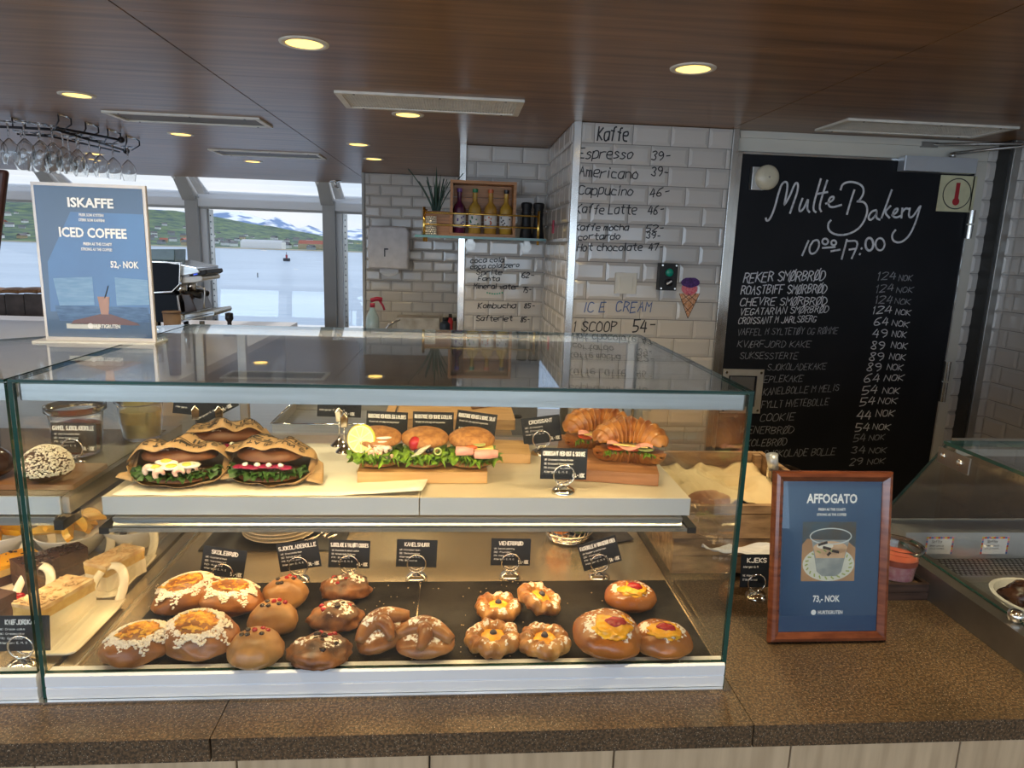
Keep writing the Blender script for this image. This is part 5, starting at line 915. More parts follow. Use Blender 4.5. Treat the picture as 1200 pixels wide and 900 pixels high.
for tx,h,x,z,w in (('ISKAFFE',.0145,.002,.218,.070),('FRISK SOM KYSTEN!',.0042,.002,.204,.038),('STERK SOM KAFFEN!',.0042,.002,.196,.040),('ICED COFFEE',.0150,.002,.171,.104),('FRESH AS THE COAST!',.0044,.008,.1585,.044),('STRONG AS THE COFFEE!',.0044,.006,.150,.048),('52,- NOK',.0105,.047,.124,.044),('HURTIGRUTEN',.0062,.012,.0245,.042)):
    o=printed('printed_text',tx,h,WP,t,(x,-.0052,z),(R(90),0,0),True,.045,w)
MB().lathe([(.0045,0),(.0045,.0003)],20).xf(Matrix.Rotation(R(90),4,'X')).build('printed_emblem',WP,t,loc=(-.014,-.0050,.0275))
t=thing('clear_clip','small clear glass clip on the case top beside the poster','clip',at(189,401,z=ZT+.0044)); MB().tube([(-.01,0,.004),(.012,0,.004)],.0035,10).tube([(-.01,0,.010),(.010,.004,.010)],.003,10).build('clip_body',GJ,t,True)
# dark panel at the far left
sh_=math.tan(R(12.5))*.272; o=bev(MB().prism([(-.16,0),(0,0),(sh_,.272),(sh_-.15,.272)],-.008,.008).build('menu_board',mat('dark red brown board',(.05,.018,.018),.4),loc=(-.838,1.36,ZT+.007)),.006,3); o.location=(at(11,200,y=1.2).x-.062,1.2,ZT+.0046);  tag(o,'dark brown board cut off by the left edge','board')
# ================================================================== RIGHT SIDE OF THE COUNTER
AF=thing('affogato_frame','mahogany picture frame with affogato poster on the counter','picture frame',(.6135,.983,1.0005),rot=(R(-9),0,0)); W_,H_=.1005,.281; f=.0165
def mitre(p,q): pass
for (ax,s) in (('x',-1),('x',1),('z',-1),('z',1)):
    mb=MB(); prof=[(0,0),(0,-.007),(.003,-.0115),(.008,-.013),(.0125,-.010),(f,-.0065),(f,0)]
    n=len(prof); v=[]
    for e in (0,1):
        for d,y in prof:
            if ax=='z': X=(-1 if e==0 else 1)*(W_-d); Z=(H_-d) if s>0 else d
            else: X=s*(W_-d); Z=d if e==0 else H_-d
            v.append((X,y,Z))
    mb.add(v,[tuple(range(n)),tuple(range(2*n-1,n-1,-1))]+[(i,(i+1)%n,(i+1)%n+n,i+n) for i in range(n)]); smooth_auto(mb.build('frame_rail',MAHOG,AF),35)
MB().box(-W_+.01,W_-.01,.0005,.006,.01,H_-.01).build('backing',mat('frame backing',(.10,.07,.05),.7),AF); MB().prism([(.0065,.2),(.0105,.2),(.086,.016),(.082,.014)],-.015,.015,axis='x').build('easel_leg',BLACKP,AF)
MB().box(-W_+f,W_-f,-.0040,-.0032,f,H_-f).build('poster',mat('affogato blue',(.022,.075,.18),.3,0,(.017,.058,.15),8),AF); MB().box(-W_+f,W_-f,-.0052,-.0048,f,H_-f).build('cover_glass',GL,AF)
def el(cx,cz,rx,rz,n=28): return [(cx+rx*math.cos(2*PI*i/n),cz+rz*math.sin(2*PI*i/n)) for i in range(n)]
x0,x1,z0,z1=-.048,.043,.100,.198
flat(AF,[(x0,z0),(x1,z0),(x1,z1),(x0,z1)],mat('photo dark ground',(.04,.07,.10),.3,0,(.06,.05,.04),40),'printed_photo',-.00405); flat(AF,[(x0,z0),(x1,z0),(x1,.155),(.03,.165),(-.04,.170),(x0,.16)],mat('photo wood',(.42,.24,.12),.3,0,(.32,.17,.08),30),'printed_wood',-.00408)
flat(AF,el(-.002,.128,.044,.028),mat('photo saucer',(.62,.62,.56),.3,0,(.54,.55,.5),30),'printed_saucer',-.00411); mb=MB(); 
for k in range(22): a=k*2*PI/22; ribbon(mb,[(-.002+.036*math.cos(a),.128+.021*math.sin(a)),(-.002+.040*math.cos(a+.09),.128+.025*math.sin(a+.09))],.0012,lambda x,z:(x,-.00414,z))
mb.build('printed_leaf_border',mat('photo olive',(.30,.36,.10),.4),AF)
flat(AF,[(-.032,.168),(.032,.168),(.020,.115),(.012,.108),(-.012,.108),(-.022,.116)],mat('photo glass',(.34,.36,.36),.25,0,(.22,.25,.27),60),'printed_tumbler',-.00417); flat(AF,el(0,.155,.029,.011),mat('photo espresso cream',(.62,.42,.26),.3,0,(.52,.33,.2),50),'printed_cream',-.00420); flat(AF,[(-.028,.153),(.028,.153),(.024,.138),(-.024,.138)],MATS['photo espresso cream'],'printed_cream',-.0042); flat(AF,el(-.009,.158,.014,.005),mat('photo vanilla',(.75,.70,.62),.3),'printed_ice_cream',-.00423)
mb=MB(); ribbon(mb,el(0,.174,.035,.013,30)+[(.035,.174)],.0009,lambda x,z:(x,-.00426,z)); 
for a,b,c,d in ((-.020,.160,-.006,.164),(-.012,.156,.000,.153),(.004,.150,.014,.148),(.0,.147,-.004,.143)): ribbon(mb,[(a,b),(c,d)],.0022,lambda x,z:(x,-.00428,z),1)
mb.build('printed_outline',[mat('photo rim',(.55,.6,.62),.3),CHOC],AF)
for tx,h,x,z,w in (('AFFOGATO',.0150,.0,.229,.086),('FRESH AS THE COAST!',.0040,.0,.2165,.046),('STRONG AS THE COFFEE!',.0040,.0,.208,.050),('73,- NOK',.0105,-.004,.066,.046),('HURTIGRUTEN',.0058,.004,.0455,.042)):
    o=printed('printed_text',tx,h,WP,AF,(x,-.0045,z),(R(90),0,0),True,.045,w)
MB().lathe([(.0042,0),(.0042,.0003)],20).xf(Matrix.Rotation(R(90),4,'X')).build('printed_emblem',WP,AF,loc=(-.0245,-.0044,.0484))
# wooden tray + pink jar
t=thing('wooden_riser','low dark wooden box under the pink dessert jar','box',(.80,1.135,1.0003)); WN=mat('dark stained plank',(.06,.035,.028),.5,0,(.03,.018,.015),10,6,stretch=(2,14,14))
for z in (0,.0165): bev(MB().box(-.115,.080,-.026,-.018,z,z+.0155).build('front_plank',WN,t),.001)
MB().box(.072,.080,-.017,.060,0,.032).box(-.115,-.107,-.017,.06,0,.032).box(-.106,.071,.052,.06,0,.032).build('side_plank',WN,t); MB().box(-.106,.071,-.0175,.0515,.022,.026).build('top_board',CRATE,t)
jar(.835,1.150,1.0265,.043,.068,'pink_sponge',mat('pink crumb dessert',(.62,.22,.27),.8,0,(.74,.42,.44),90,4,.6,120),'low glass jar of pink layered dessert on a dark wooden box',.62,top=('jelly_layer',mat('coral jelly',(.55,.16,.10),.3,0,(.45,.10,.06),30)))
# ice cream / dessert well at the right
rc=thing('dessert_well','steel countertop well with glass sneeze guard at the right edge','display case',(0,0,0)); PX=.905; SB=mat('dark brushed steel',(.34,.32,.30),.28,.9,(.24,.23,.22),8,4,.1,60)
bev(MB().box(.88,.925,.70,1.27,1.0005,1.055).build('side_wall',SB,rc),.003); MB().box(.926,1.9,.70,1.27,1.0005,1.010).build('well_floor',STEELW,rc); MB().box(.926,1.9,1.255,1.335,1.0005,1.070).build('back_ledge',ALU,rc)
bev(MB().box(.926,1.9,1.155,1.162,1.0105,1.022).build('divider',STEEL,rc),.001)
gm=MB(); gm.box(.928,1.9,1.164,1.253,1.0105,1.013); gm.build('grille_plate',mat('dark perforated steel',(.03,.03,.03),.4,.5),rc); hm_=MB()
for i in range(90):
    for j in range(8): x,y=.934+i*.0105+(j%2)*.005,1.169+j*.0105; hm_.box(x,x+.0055,y,y+.0055,1.0132,1.0142)
tag(hm_.build('grille_studs',STEELW,rc),None,kind='stuff')
mb=MB(); pp=[(.72,1.056),(.72,1.286),(1.160,1.286),(1.325,1.0725),(1.325,1.056)]; n=len(pp); v=[(PX,a,b) for a,b in pp]+[(PX+.006,a,b) for a,b in pp]; mb.add(v,[tuple(range(n)),tuple(range(2*n-1,n-1,-1))],0).add(v,[(i,i+n,(i+1)%n+n,(i+1)%n) for i in range(n)],1); mb.build('side_glass',[GL,GE],rc)
mb=MB(); v=[(PX,.60,1.2865),(1.95,.60,1.2865),(1.95,1.165,1.2865),(PX,1.165,1.2865)]; v+=[(a,b,c+.006) for a,b,c in v]; mb.add(v,[(0,3,2,1),(4,5,6,7)],0).add(v,[(0,1,5,4),(2,3,7,6),(1,2,6,5),(3,0,4,7)],1); mb.build('top_glass',[GL,GE],rc)
mb=MB(); v=[(PX+.007,1.163,1.282),(1.95,1.163,1.282),(1.95,1.322,1.0735),(PX+.007,1.322,1.0735)]; v+=[(a,b+.005,c+.004) for a,b,c in v]; mb.add(v,[(0,3,2,1),(4,5,6,7)],0).add(v,[(0,1,5,4),(2,3,7,6),(1,2,6,5),(3,0,4,7)],1); mb.build('rear_glass',[GS,GE],rc)
bev(MB().box(PX+.03,1.95,1.168,1.185,1.262,1.292).build('top_bar',STEEL,rc),.002); bev(MB().box(PX-.004,PX-.0005,1.09,1.17,1.25,1.280).build('corner_bracket',SB,rc),.001)
for y,z in ((1.155,1.266),(1.112,1.266)): MB().lathe([(.0065,0),(.0065,.002),(.004,.004)],14).xf(Matrix.Translation((PX-.004,y,z))@Matrix.Rotation(R(-90),4,'Y')).build('bolt',CHROME,rc,True)
MB().lathe([(.012,0),(.012,.012),(.007,.016)],20).xf(Matrix.Translation((.905,.945,1.056))).build('clamp_knob',CHROME,rc,True)
for k,(x,lb) in enumerate(((1.122,0),(1.000,0))):
    c=MB().box(-.030,.030,-.001,0,-.019,.019).build('flavour_label',mat('label paper',(.80,.80,.82),.5),rc,loc=(x,1.2535,1.043)); ST=[mat('stripe yellow',(.80,.55,.05),.5),mat('stripe red',(.65,.08,.06),.5),mat('stripe blue',(.10,.22,.55),.5),mat('stripe pink',(.75,.25,.4),.5)]
    q=0
    for s in range(12): MB().box(-.030+s*.005,-.0255+s*.005,-.0016,-.0011,.0150,.019).build('border_stripe',ST[s%4],c); 
    for s in range(7): MB().box(-.030,-.0265,-.0016,-.0011,-.019+s*.005,-.0145+s*.005).build('border_stripe',ST[(s+1)%4],c); MB().box(.0265,.030,-.0016,-.0011,-.019+s*.005,-.0145+s*.005).build('border_stripe',ST[(s+2)%4],c)
    mb=MB(); hand('','Softis',(-.018,-.0015,.006),(1,0,0),(0,0,1),.006,.022,.12,None,None,.2,.2,1,mb); hand('','JORDBÆR SJOKOLADE',(-.022,-.0015,-.002),(1,0,0),(0,0,1),.0028,.032,.12,None,None,0,0,1,mb); hand('','VANILJE KARAMELL',(-.022,-.0015,-.008),(1,0,0),(0,0,1),.0028,.034,.12,None,None,0,0,1,mb); mb.build('printed_text',MARK,c)
bx,by=1.022,1.020
o=smooth_auto(MB().lathe([(0,0),(.05,0),(.066,.012),(.075,.036),(.079,.038),(.079,.040),(.072,.040),(.062,.014),(.046,.004),(0,.004)],44).build('bowl',BW,loc=(bx,by,1.0105))); tag(o,'white bowl of chocolate muffins in the steel well','bowl')
for k,(a,b) in enumerate(((-.024,.018),(.032,.010),(.0,-.034))): o=MB().blob((0,0,.0),.033,.031,.026,4,.35,26,k+50,.5).build('chocolate_muffin',mat('chocolate muffin',(.040,.014,.008),.25,0,(.10,.035,.014),26,5,.4,80,lo=.35,hi=.5),smooth=True,loc=(bx+a,by+b,1.0105+.034)); tag(o,['chocolate muffin at the left in the white bowl','chocolate muffin at the right in the white bowl','chocolate muffin nearest the camera in the white bowl'][k],'muffin','chocolate muffins in the bowl')
# ------------------------------------------------------------------ wooden crates with cloth
def crate(x0,x1,y0,y1,z0,h,lb,low=0,nb=2):
    t=thing('wooden_crate',lb,'crate',((x0+x1)/2,(y0+y1)/2,z0),group='stacked wooden crates'); w,d=(x1-x0)/2,(y1-y0)/2; th=.011; hb_=h/nb
    for k in range(nb):
        a,b=k*hb_+.001,(k+1)*hb_-.001; 
        if not(low and k==nb-1): bev(MB().box(-w,w,-d,-d+th,a,b).build('front_board',CRATE,t),.0012,1)
        else: bev(MB().box(-w,w,-d,-d+th,a,b-low).build('front_board',CRATE,t),.0012,1)
        bev(MB().box(-w,w,d-th,d,a,b).build('back_board',CRATE,t),.0012,1)
        for s in (-1,1): bev(MB().box(s*(w-th) if s<0 else w-th,-w if s<0 else w,-d+th+.0005,d-th-.0005,a,b).build('side_board',CRATE,t),.0012,1)
    for sx in (-1,1):
        for sy in (-1,1): MB().box(sx*(w-th-.001)-(.016 if sx>0 else 0),sx*(w-th-.001)+(0 if sx>0 else .016),sy*(d-th-.001)-(.016 if sy>0 else 0),sy*(d-th-.001)+(0 if sy>0 else .016),0,h-.003-(low if sy<0 else 0)).build('corner_post',CRATE,t)
    MB().box(-w+th+.001,w-th-.001,-d+th+.001,d-th-.001,.001,.006).build('bottom_board',CRATE,t)
    if z0<1.01:
        for s in (-1,1): MB().box(s*w*.86-.02,s*w*.86+.02,-d+.002,d-.002,-.012,-.0005).build('runner',CRATE,t)
    return t
crate(.418,.690,1.195,1.435,1.0128,.072,'lower wooden crate on the stone counter'); crate(.412,.690,1.190,1.440,1.0862,.100,'upper wooden crate filled with beige cloth',.032)
CL=mat('beige cloth',(.80,.62,.36),.85,0,(.72,.54,.30),8,3,.3,60); CLW=mat('white paper cloth',(.72,.72,.78),.8,0,(.66,.66,.74),10)
def cloth(name,x0,x1,y0,y1,z,hgt,seed,m,lb,fn=None):
    def f(u,v): n_=noise.fractal(Vector((u*2.6+seed,v*2.2,seed)),1,2,3); r_=abs(noise.noise(Vector((u*4+seed,v*1.5-u*2,3)))); z_=z+hgt*(.55+.55*n_)-.022*r_+(fn(u,v) if fn else 0); return (x0+(x1-x0)*u,y0+(y1-y0)*v,z_)
    o=MB().grid(f,46,34).build(name,m,smooth=True); q=o.modifiers.new('t','SOLIDIFY'); q.thickness=.001; tag(o,lb,'cloth'); return o
cloth('linen_cloth',.430,.672,1.208,1.422,1.118,.050,2,CL,'beige cloth crumpled inside the upper crate',lambda u,v:.02*math.sin(PI*u)*math.sin(PI*v)+.012*v)
cloth('paper_liner',.470,.69,1.165,1.1885,1.0735,.008,6,CLW,'white paper hanging out between the two crates',lambda u,v:-.012*(1-v)*math.sin(PI*u))
o=MB().blob((0,0,0),.040,.026,.022,4,.25,30,4,.5).build('bread_loaf',bake('rye crust',(.3,.14,.07),(.24,.08,.03),(.42,.19,.08),.6),smooth=True,loc=(.490,1.222,1.150)); tag(o,'brown bread loaf poking out of the cloth in the upper crate','bread')
# shaker / glass behind frame
p=at(908,545,y=1.30); t=thing('drinking_glass','small glass with a tilted white stopper behind the picture frame','glass',(p.x,1.28,1.0)); 
p=at(915,560,y=1.30); t.location=(p.x+.005,1.30,1.187)
t.location.z=1.0; H=at(915,549,y=1.30).z-1.0
smooth_auto(MB().lathe([(0,0),(.028,0),(.031,.006),(.033,H),(.031,H),(.029,.008),(0,.006)],28).build('tumbler',GR,t)); MB().tube([(-.006,0,.03),(-.024,0,H+.022)],.005,10).build('handle',BLACKP,t,True); MB().tube([(-.0225,0,H-.002),(-.030,0,H+.030)],[.010,.012],16).build('stopper',ALU,t,True)
# ================================================================== BACK OF HOUSE
o=thing('prep_counter','steel preparation counter behind the display case','counter',(-.45,2.35,0)); bev(MB().box(-1.35,.64,-.35,.36,.958,1.0).build('worktop',STEEL,o),.003); MB().box(-1.33,.62,-.33,.34,0,.957).build('cabinet',STEELW,o)
t=thing('steel_tray','shallow stainless steel tray on the prep counter','tray',(-.40,2.36,1.0005)); mb=MB()
mb.box(-.185,.185,-.16,.16,0,.003); w=.003
for a in ((-.19,.19,-.165,-.161),(-.19,.19,.161,.165),(-.19,-.186,-.161,.161),(.186,.19,-.161,.161)): mb.box(*a,0,.035)
bev(mb.build('tray_body',STEEL,t),.0012); MB().tube([(-.193,-.168,.036),(.193,-.168,.036),(.193,.168,.036),(-.193,.168,.036)],.003,6,closed=True).build('rim',CHROME,t,True)
o=bev(MB().box(-.225,.225,-.15,.15,0,.035).build('chopping_block',PINE,loc=(-.02,2.43,1.0005)),.004); tag(o,'large wooden chopping block on the prep counter','board')
t=thing('sugar_tongs','wooden handled knife on the chopping block','knife',(.10,2.46,1.036),R(35)); MB().tube([(-.05,0,.008),(.05,0,.010)],.010,10).build('handle',CRATE,t,True); MB().box(.05,.15,-.012,.012,.006,.008).build('blade',STEEL,t)
t.name='kitchen_knife'
o=MB().blob((0,0,0),.05,.03,.018,3,.5,40,1,.5).build('herb_pile',LETD,smooth=True,loc=(.03,2.52,1.045)); tag(o,'small heap of green herbs on the chopping block','herbs')
t=thing('kitchen_scissors','black handled scissors at the right end of the block','scissors',(.205,2.40,1.006)); 
for s in (-1,1): MB().tube([(s*.016+.014*math.cos(a*PI/6),.014*math.sin(a*PI/6),.012) for a in range(12)],.0045,8,closed=True).build('grip',BLACKP,t,True); MB().box(s*.003-.003,s*.003+.003,.014,.10,.010,.013).build('blade',STEEL,t)
# white bar by the windows
o=thing('window_bar','long white bar counter before the windows','counter',(-3.6,4.5,0)); bev(MB().box(-2.2,2.28,-1.3,1.3,.90,.945).build('bar_top',mat('white bar top',(.74,.72,.74),.35,0,(.70,.68,.70),3),o),.006); MB().box(-2.1,2.2,-1.2,1.2,0,.899).build('bar_body',GREYP,o)
# wicker bench
WK=mat('wicker brown',(.42,.20,.07),.6,0,(.22,.10,.04),30,5,.6,60,stretch=(1,1,6)); WKD=mat('dark slat',(.14,.10,.085),.6,0,(.09,.065,.055),14)
t=thing('slatted_bench','curved wooden slatted bench backs before the left window','bench',(-3.9,6.25,.0))
for k in range(9): x=-.75+k*.155; bev(MB().box(x,x+.148,-.01,.01,.62,1.05+.006*k).build('slat',WKD,t),.004)
for k in range(9): x=-.76+k*.155; MB().grid(lambda u,v:(x+.15*u,-.06+.24*v,1.055+.006*k+.045*math.sin(PI*(.15+.75*v))+.006*math.sin(u*PI)),8,8).build('wicker_cap',WK,t,True).modifiers.new('t','SOLIDIFY').thickness=.02
MB().box(-.7,.65,.02,.36,.0,.62).build('seat_base',WKD,t)
# ---- espresso machine
EY=3.6
def slabp(parent,name,pts,Y0,Y1,m,sc=7.5,ox=170,oy=280,bv=.004):
    q=[at(ox+a/sc,oy+b/sc,y=EY) for a,b in pts]; mb=MB().prism([(p.x,p.z) for p in q],Y0,Y1); o=mb.build(name,m,parent); return bev(o,bv)
EM=thing('espresso_machine','black and chrome espresso machine on the white bar','coffee machine',(0,0,0)); DKB=mat('dark navy panel',(.006,.010,.020),.45,0,(.005,.008,.016),4,spec=.15); 
slabp(EM,'side_panel',[(-60,200),(305,215),(298,395),(235,455),(60,465),(-60,465)],EY,EY+.02,DKB); slabp(EM,'panel_edge',[(-60,190),(312,205),(306,400),(240,470),(55,478),(-60,478),(-60,466),(55,466),(235,456),(299,395),(305,215),(-60,201)],EY-.004,EY+.02,CHROME,bv=.001)
slabp(EM,'body',[(-60,205),(360,232),(450,262),(470,300),(300,330),(235,455),(-60,460)],EY+.022,EY+.32,STEEL); slabp(EM,'cup_warmer_lid',[(-40,190),(190,196),(450,250),(455,262),(190,210),(-40,202)],EY+.0,EY+.32,CHROME,bv=.001)
slabp(EM,'group_cover',[(300,335),(470,325),(488,345),(480,370),(420,385),(300,392)],EY+.03,EY+.30,mat('white enamel',(.75,.77,.80),.2)); slabp(EM,'control_panel',[(385,296),(515,272),(525,305),(500,322),(392,332)],EY+.03,EY+.28,BLACKP); slabp(EM,'display',[(405,300),(440,292),(443,314),(408,322)],EY+.026,EY+.031,mat('blue display',(.02,.05,.4),.3,emit=(.05,.12,.9),estr=.8),bv=.0005); slabp(EM,'display',[(320,305),(370,296),(374,332),(322,342)],EY+.025,EY+.30,mat('grey display',(.35,.38,.46),.2),bv=.001)
slabp(EM,'lower_panel',[(60,478),(260,490),(325,735),(60,735)],EY+.01,EY+.26,DKB); slabp(EM,'leg_panel',[(290,490),(370,490),(438,640),(330,655),(318,560)],EY+.03,EY+.26,mat('dark brown metal',(.05,.035,.035),.3)); slabp(EM,'leg_edge',[(276,500),(292,495),(325,735),(308,735)],EY+.0,EY+.26,CHROME,bv=.001)
slabp(EM,'drip_tray',[(320,668),(585,632),(600,650),(590,680),(345,722),(318,720)],EY+.03,EY+.30,mat('pale tray steel',(.62,.68,.72),.25,.6)); slabp(EM,'tray_slot',[(345,700),(582,655),(582,660),(345,706)],EY+.026,EY+.03,BLACKM,bv=.0003); slabp(EM,'hopper',[(-40,92),(188,92),(188,196),(-40,190)],EY+.10,EY+.25,mat('smoky hopper',(.10,.19,.24),.2),bv=.003)
for k,(x,y) in enumerate(((312,440),(398,420))):
    a=at(170+x/7.5,280+y/7.5,y=EY+.08+k*.10); MB().lathe([(.030,-.03),(.032,.0),(.032,.03),(.026,.036)],20,tuple(a)).build('group_head',CHROME,EM,True)
    b=at(170+(495 if k==0 else 545)/7.5,280+(500 if k==0 else 480)/7.5,y=EY+.08+k*.18); a2=at(170+(x+30)/7.5,280+(y+32)/7.5,y=EY+.08+k*.10); MB().tube([a2,(a2+b)/2,b],[.009,.014,.017],12).build('portafilter_handle',BLACKP,EM,True)
a=[at(170+x/7.5,280+y/7.5,y=EY+.05) for x,y in ((450,420),(490,422),(522,440),(526,480),(520,560),(519,612))]; MB().tube(a,.0045,8).build('steam_wand',STEELW,EM,True)
for x in (500,360): b=at(170+x/7.5,280+722/7.5,y=EY+.2); MB().tube([b,(b.x,b.y,.946)],.014,10).build('foot',CHROME,EM,True)
for b in [at(184,374,y=EY+.2)]: MB().tube([b,(b.x,b.y,.946)],.02,10).build('foot',CHROME,EM,True)
p=at(202,381,y=3.45); q=at(202,367,y=3.45); h_=q.z-.9455; t=thing('paper_cup','brown paper cup in front of the espresso machine','cup',(p.x,3.45,.9455)); MB().lathe([(.026,0),(.040,h_)],20).build('cup',mat('brown paper',(.20,.13,.09),.7),t,True); MB().lathe([(.040,0),(.043,.003),(.043,.008),(.040,.010)],20,(0,0,h_)).build('rim',mat('brown rim',(.16,.10,.07),.6),t,True)
p=at(269,380,y=4.9); t=thing('tamper','small dark tamper standing in front of the middle window','tamper',(p.x,4.9,.9455)); zz=at(269,367,y=4.9).z-.9455; MB().lathe([(.045,0),(.045,.03),(.016,.05),(.014,zz-.06),(.028,zz-.04),(.026,zz),(.0,zz+.006)],18).build('tamper_body',BLACKM,t,True)
# ---- wine glass rack
RX,RY,RZ=-1.85,3.45,ZC-.075
rk=thing('glass_rack','black wire rack for glasses hanging under the ceiling','rack',(0,0,0)); mb=MB()
pa=at(66,152,y=3.45); pb=at(148,177,y=4.05); Zr=pa.z; pb=at(148,177,z=Zr); pc=at(142,164,z=Zr)
mb.tube([pa,pb],.006,8); mb.tube([at(66,150,z=Zr),at(100,156,z=Zr),at(145,165,z=Zr)],.006,8); mb.tube([pa,at(30,150,z=Zr),at(-10,148,z=Zr),at(-60,144,z=Zr)],.006,8); mb.tube([at(20,157,z=Zr),at(60,160,z=Zr),at(140,178,z=Zr)],.005,8)
mb.build('rails',BLACKM,rk,True); mb=MB().blob(pb,.018,.018,.018,2).blob(pc,.016,.016,.016,2); mb.build('end_knobs',BLACKM,rk,True)
for px_,py_,bx_,by_ in ((75,136,66,152),(107,146,98,160),(133,154,124,169),(155,162,148,176),(21,141,18,152)):
    a=at(px_-7,py_-3,z=ZC-.002); b=at(px_+8,py_+2,z=ZC-.002); c=at(bx_,by_,z=Zr)
    MB().tube([a,(a.x,a.y,ZC-.03),(c.x-.01,c.y,c.z)],.0035,6).tube([b,(b.x,b.y,ZC-.03),(c.x+.03,c.y,c.z)],.0035,6).build('hanger',BLACKM,rk,True); MB().tube([a,b],.006,6).build('mount_strip',CHROME,rk,True)
gproto=None; gl=[(2,3.30),(16,3.32),(34,3.3),(52,3.34),(66,3.40),(30,3.62),(50,3.66),(64,3.7),(78,3.55),(84,3.72),(94,3.62),(96,3.85),(108,3.75),(120,3.85),(135,3.95),(152,4.05)]
gb=[212,214,213,214,212,213,214,213,214,213,214,214,213,214,214,214]
for (x,y),b in zip(gl,gb):
    p=at(x,b,y=y); top=Zr+.006; hgt=top-p.z
    if gproto is None: gproto=smooth_auto(MB().lathe([(.0,.1095),(.012,.1005),(.0305,.080),(.0365,.055),(.0345,.03),(.0285,0),(.030,0),(.036,.03),(.038,.055),(.032,.081),(.014,.102),(.0045,.111),(.0038,.165),(.007,.173),(.032,.178),(.033,.180),(.0,.180)],28,cap=False).build('wine_glass',GR)); o=gproto
    else: o=gproto.copy(); COL.objects.link(o)
    o.location=(p.x,p.y,Zr-.172); o.scale=(.95,.95,1); tag(o,'clear wine glass hanging upside down from the black ceiling rack','wine glass','wine glasses hanging in the rack')
# ---- glass shelf with bottles
GY=3.43; SH=thing('wall_shelf','green edged glass wall shelf with brass gallery rails','shelf',(0,0,0)); a=at(486,274.5,y=3.36); b=at(640,283,y=3.36); zs=(a.z+b.z)/2
mb=MB(); x0,x1=a.x,b.x; v=[(x0,3.36,zs-.006),(x1,3.36,zs-.006),(x1,3.62,zs-.006),(x0,3.62,zs-.006)]; v+=[(p,q,zs+.006) for p,q,_ in v]; mb.add(v,[(0,3,2,1),(4,5,6,7)],0).add(v,[(0,1,5,4),(2,3,7,6),(1,2,6,5),(3,0,4,7)],1); mb.build('glass_plate',[GJ,mat('green glass edge',(.01,.12,.10),.15)],SH)
xl,xr=at(497,265,y=3.375).x,at(631,265,y=3.375).x
for x,y in ((xl,3.375),(xr,3.375),(xl,3.60)):
    MB().tube([(x,y,zs-.025),(x,y,zs+.135)],.0065,10).build('brass_post',BRASS,SH,True)
for h_ in (.055,.110): MB().tube([(xl,3.375,zs+h_),(xr,3.375,zs+h_)],.0042,8).tube([(xl,3.375,zs+h_),(xl,3.60,zs+h_)],.0042,8).build('brass_rail',BRASS,SH,True)
for x in (.06,.35): MB().lathe([(.028,0),(.028,.006)],20).xf(Matrix.Translation((x,3.622,zs-.035))@Matrix.Rotation(R(90),4,'X')).box(x-.014,x+.014,3.58,3.622,zs-.03,zs-.0065).build('wall_clamp',STEELW,SH)
zt=zs+.0065; BX0,BX1=at(527,270,y=3.42).x,at(604,270,y=3.42).x; BH=.262
t=thing('bottle_crate','open fronted wooden box holding four small bottles','box',((BX0+BX1)/2,3.42,zt)); w=(BX1-BX0)/2
for a in ((-w,w,0,.014),(-w,w,BH-.014,BH),(-w,-w+.014,.0145,BH-.0145),(w-.014,w,.0145,BH-.0145)): bev(MB().box(a[0],a[1],0,.13,a[2],a[3]).build('side_board',BOXW,t),.001,1)
for k in range(4): MB().box(-w+.015,w-.015,.118,.128,.016+k*.0585,.016+k*.0585+.056).build('back_slat',BOXW,t)
BT=[('purple capped bottle of dark berry syrup, first from the left',(.10,.012,.06),(.14,.05,.3)),('green capped bottle of golden syrup, second from the left',(.55,.33,.06),(.02,.22,.10)),('orange capped bottle of golden syrup, third from the left',(.56,.30,.05),(.62,.14,.04)),('black capped bottle of golden syrup, rightmost in the box',(.60,.36,.05),(.015,.015,.02))]
for k,(lb,cl,cap) in enumerate(BT):
    x=(BX0+BX1)/2-w+.045+k*(2*w-.09)/3; t=thing('syrup_bottle',lb,'bottle',(x,3.475,zt+.0145),group='syrup bottles in the wooden box'); 
    smooth_auto(MB().lathe([(0,0),(.029,0),(.031,.004),(.031,.115),(.027,.130),(.013,.148),(.011,.155),(.011,.195),(.0,.196)],24).build('bottle',mat('syrup %d'%k,cl,.06,0,tuple(c*.75 for c in cl),10,coat=1),t))
    smooth_auto(MB().lathe([(.0315,.028),(.0318,.0285),(.0318,.090),(.0315,.0905)],24,cap=False).build('label_sleeve',mat('bottle label',(.78,.77,.76),.5),t))
    dm=MB()
    for q in range(7): a=-1.57+random.uniform(-.9,.9); z=.04+.0065*q; dm.blob((.0319*math.cos(a),.0319*math.sin(a),z),.0045,.0045,.0045,1)
    dm.build('label_dots',mat('label dot %d'%k,cap,.5),t); smooth_auto(MB().lathe([(.0125,.196),(.013,.197),(.013,.212),(.012,.213)],18).build('cap',mat('cap %d'%k,cap,.35),t))
for k,x in enumerate((at(616,279,y=3.47).x,at(630,279,y=3.47).x)):
    t=thing('pepper_mill',['black pepper mill next to the bottle box','black pepper mill at the right end of the shelf'][k],'mill',(x,3.47,zt),group='pair of black mills'); smooth_auto(MB().lathe([(0,0),(.032,0),(.031,.01),(.024,.06),(.021,.10),(.025,.118),(.025,.122)],24).build('body',BLACKP,t)); smooth_auto(MB().lathe([(.023,.1225),(.023,.14),(.027,.150),(.028,.165),(.022,.172),(0,.174)],24).build('grinder_head',BLACKP,t))
xp=at(512,265,y=3.5).x; t=thing('plant_box','small wooden planter at the left end of the glass shelf','planter',(xp+.005,3.50,zt)); 
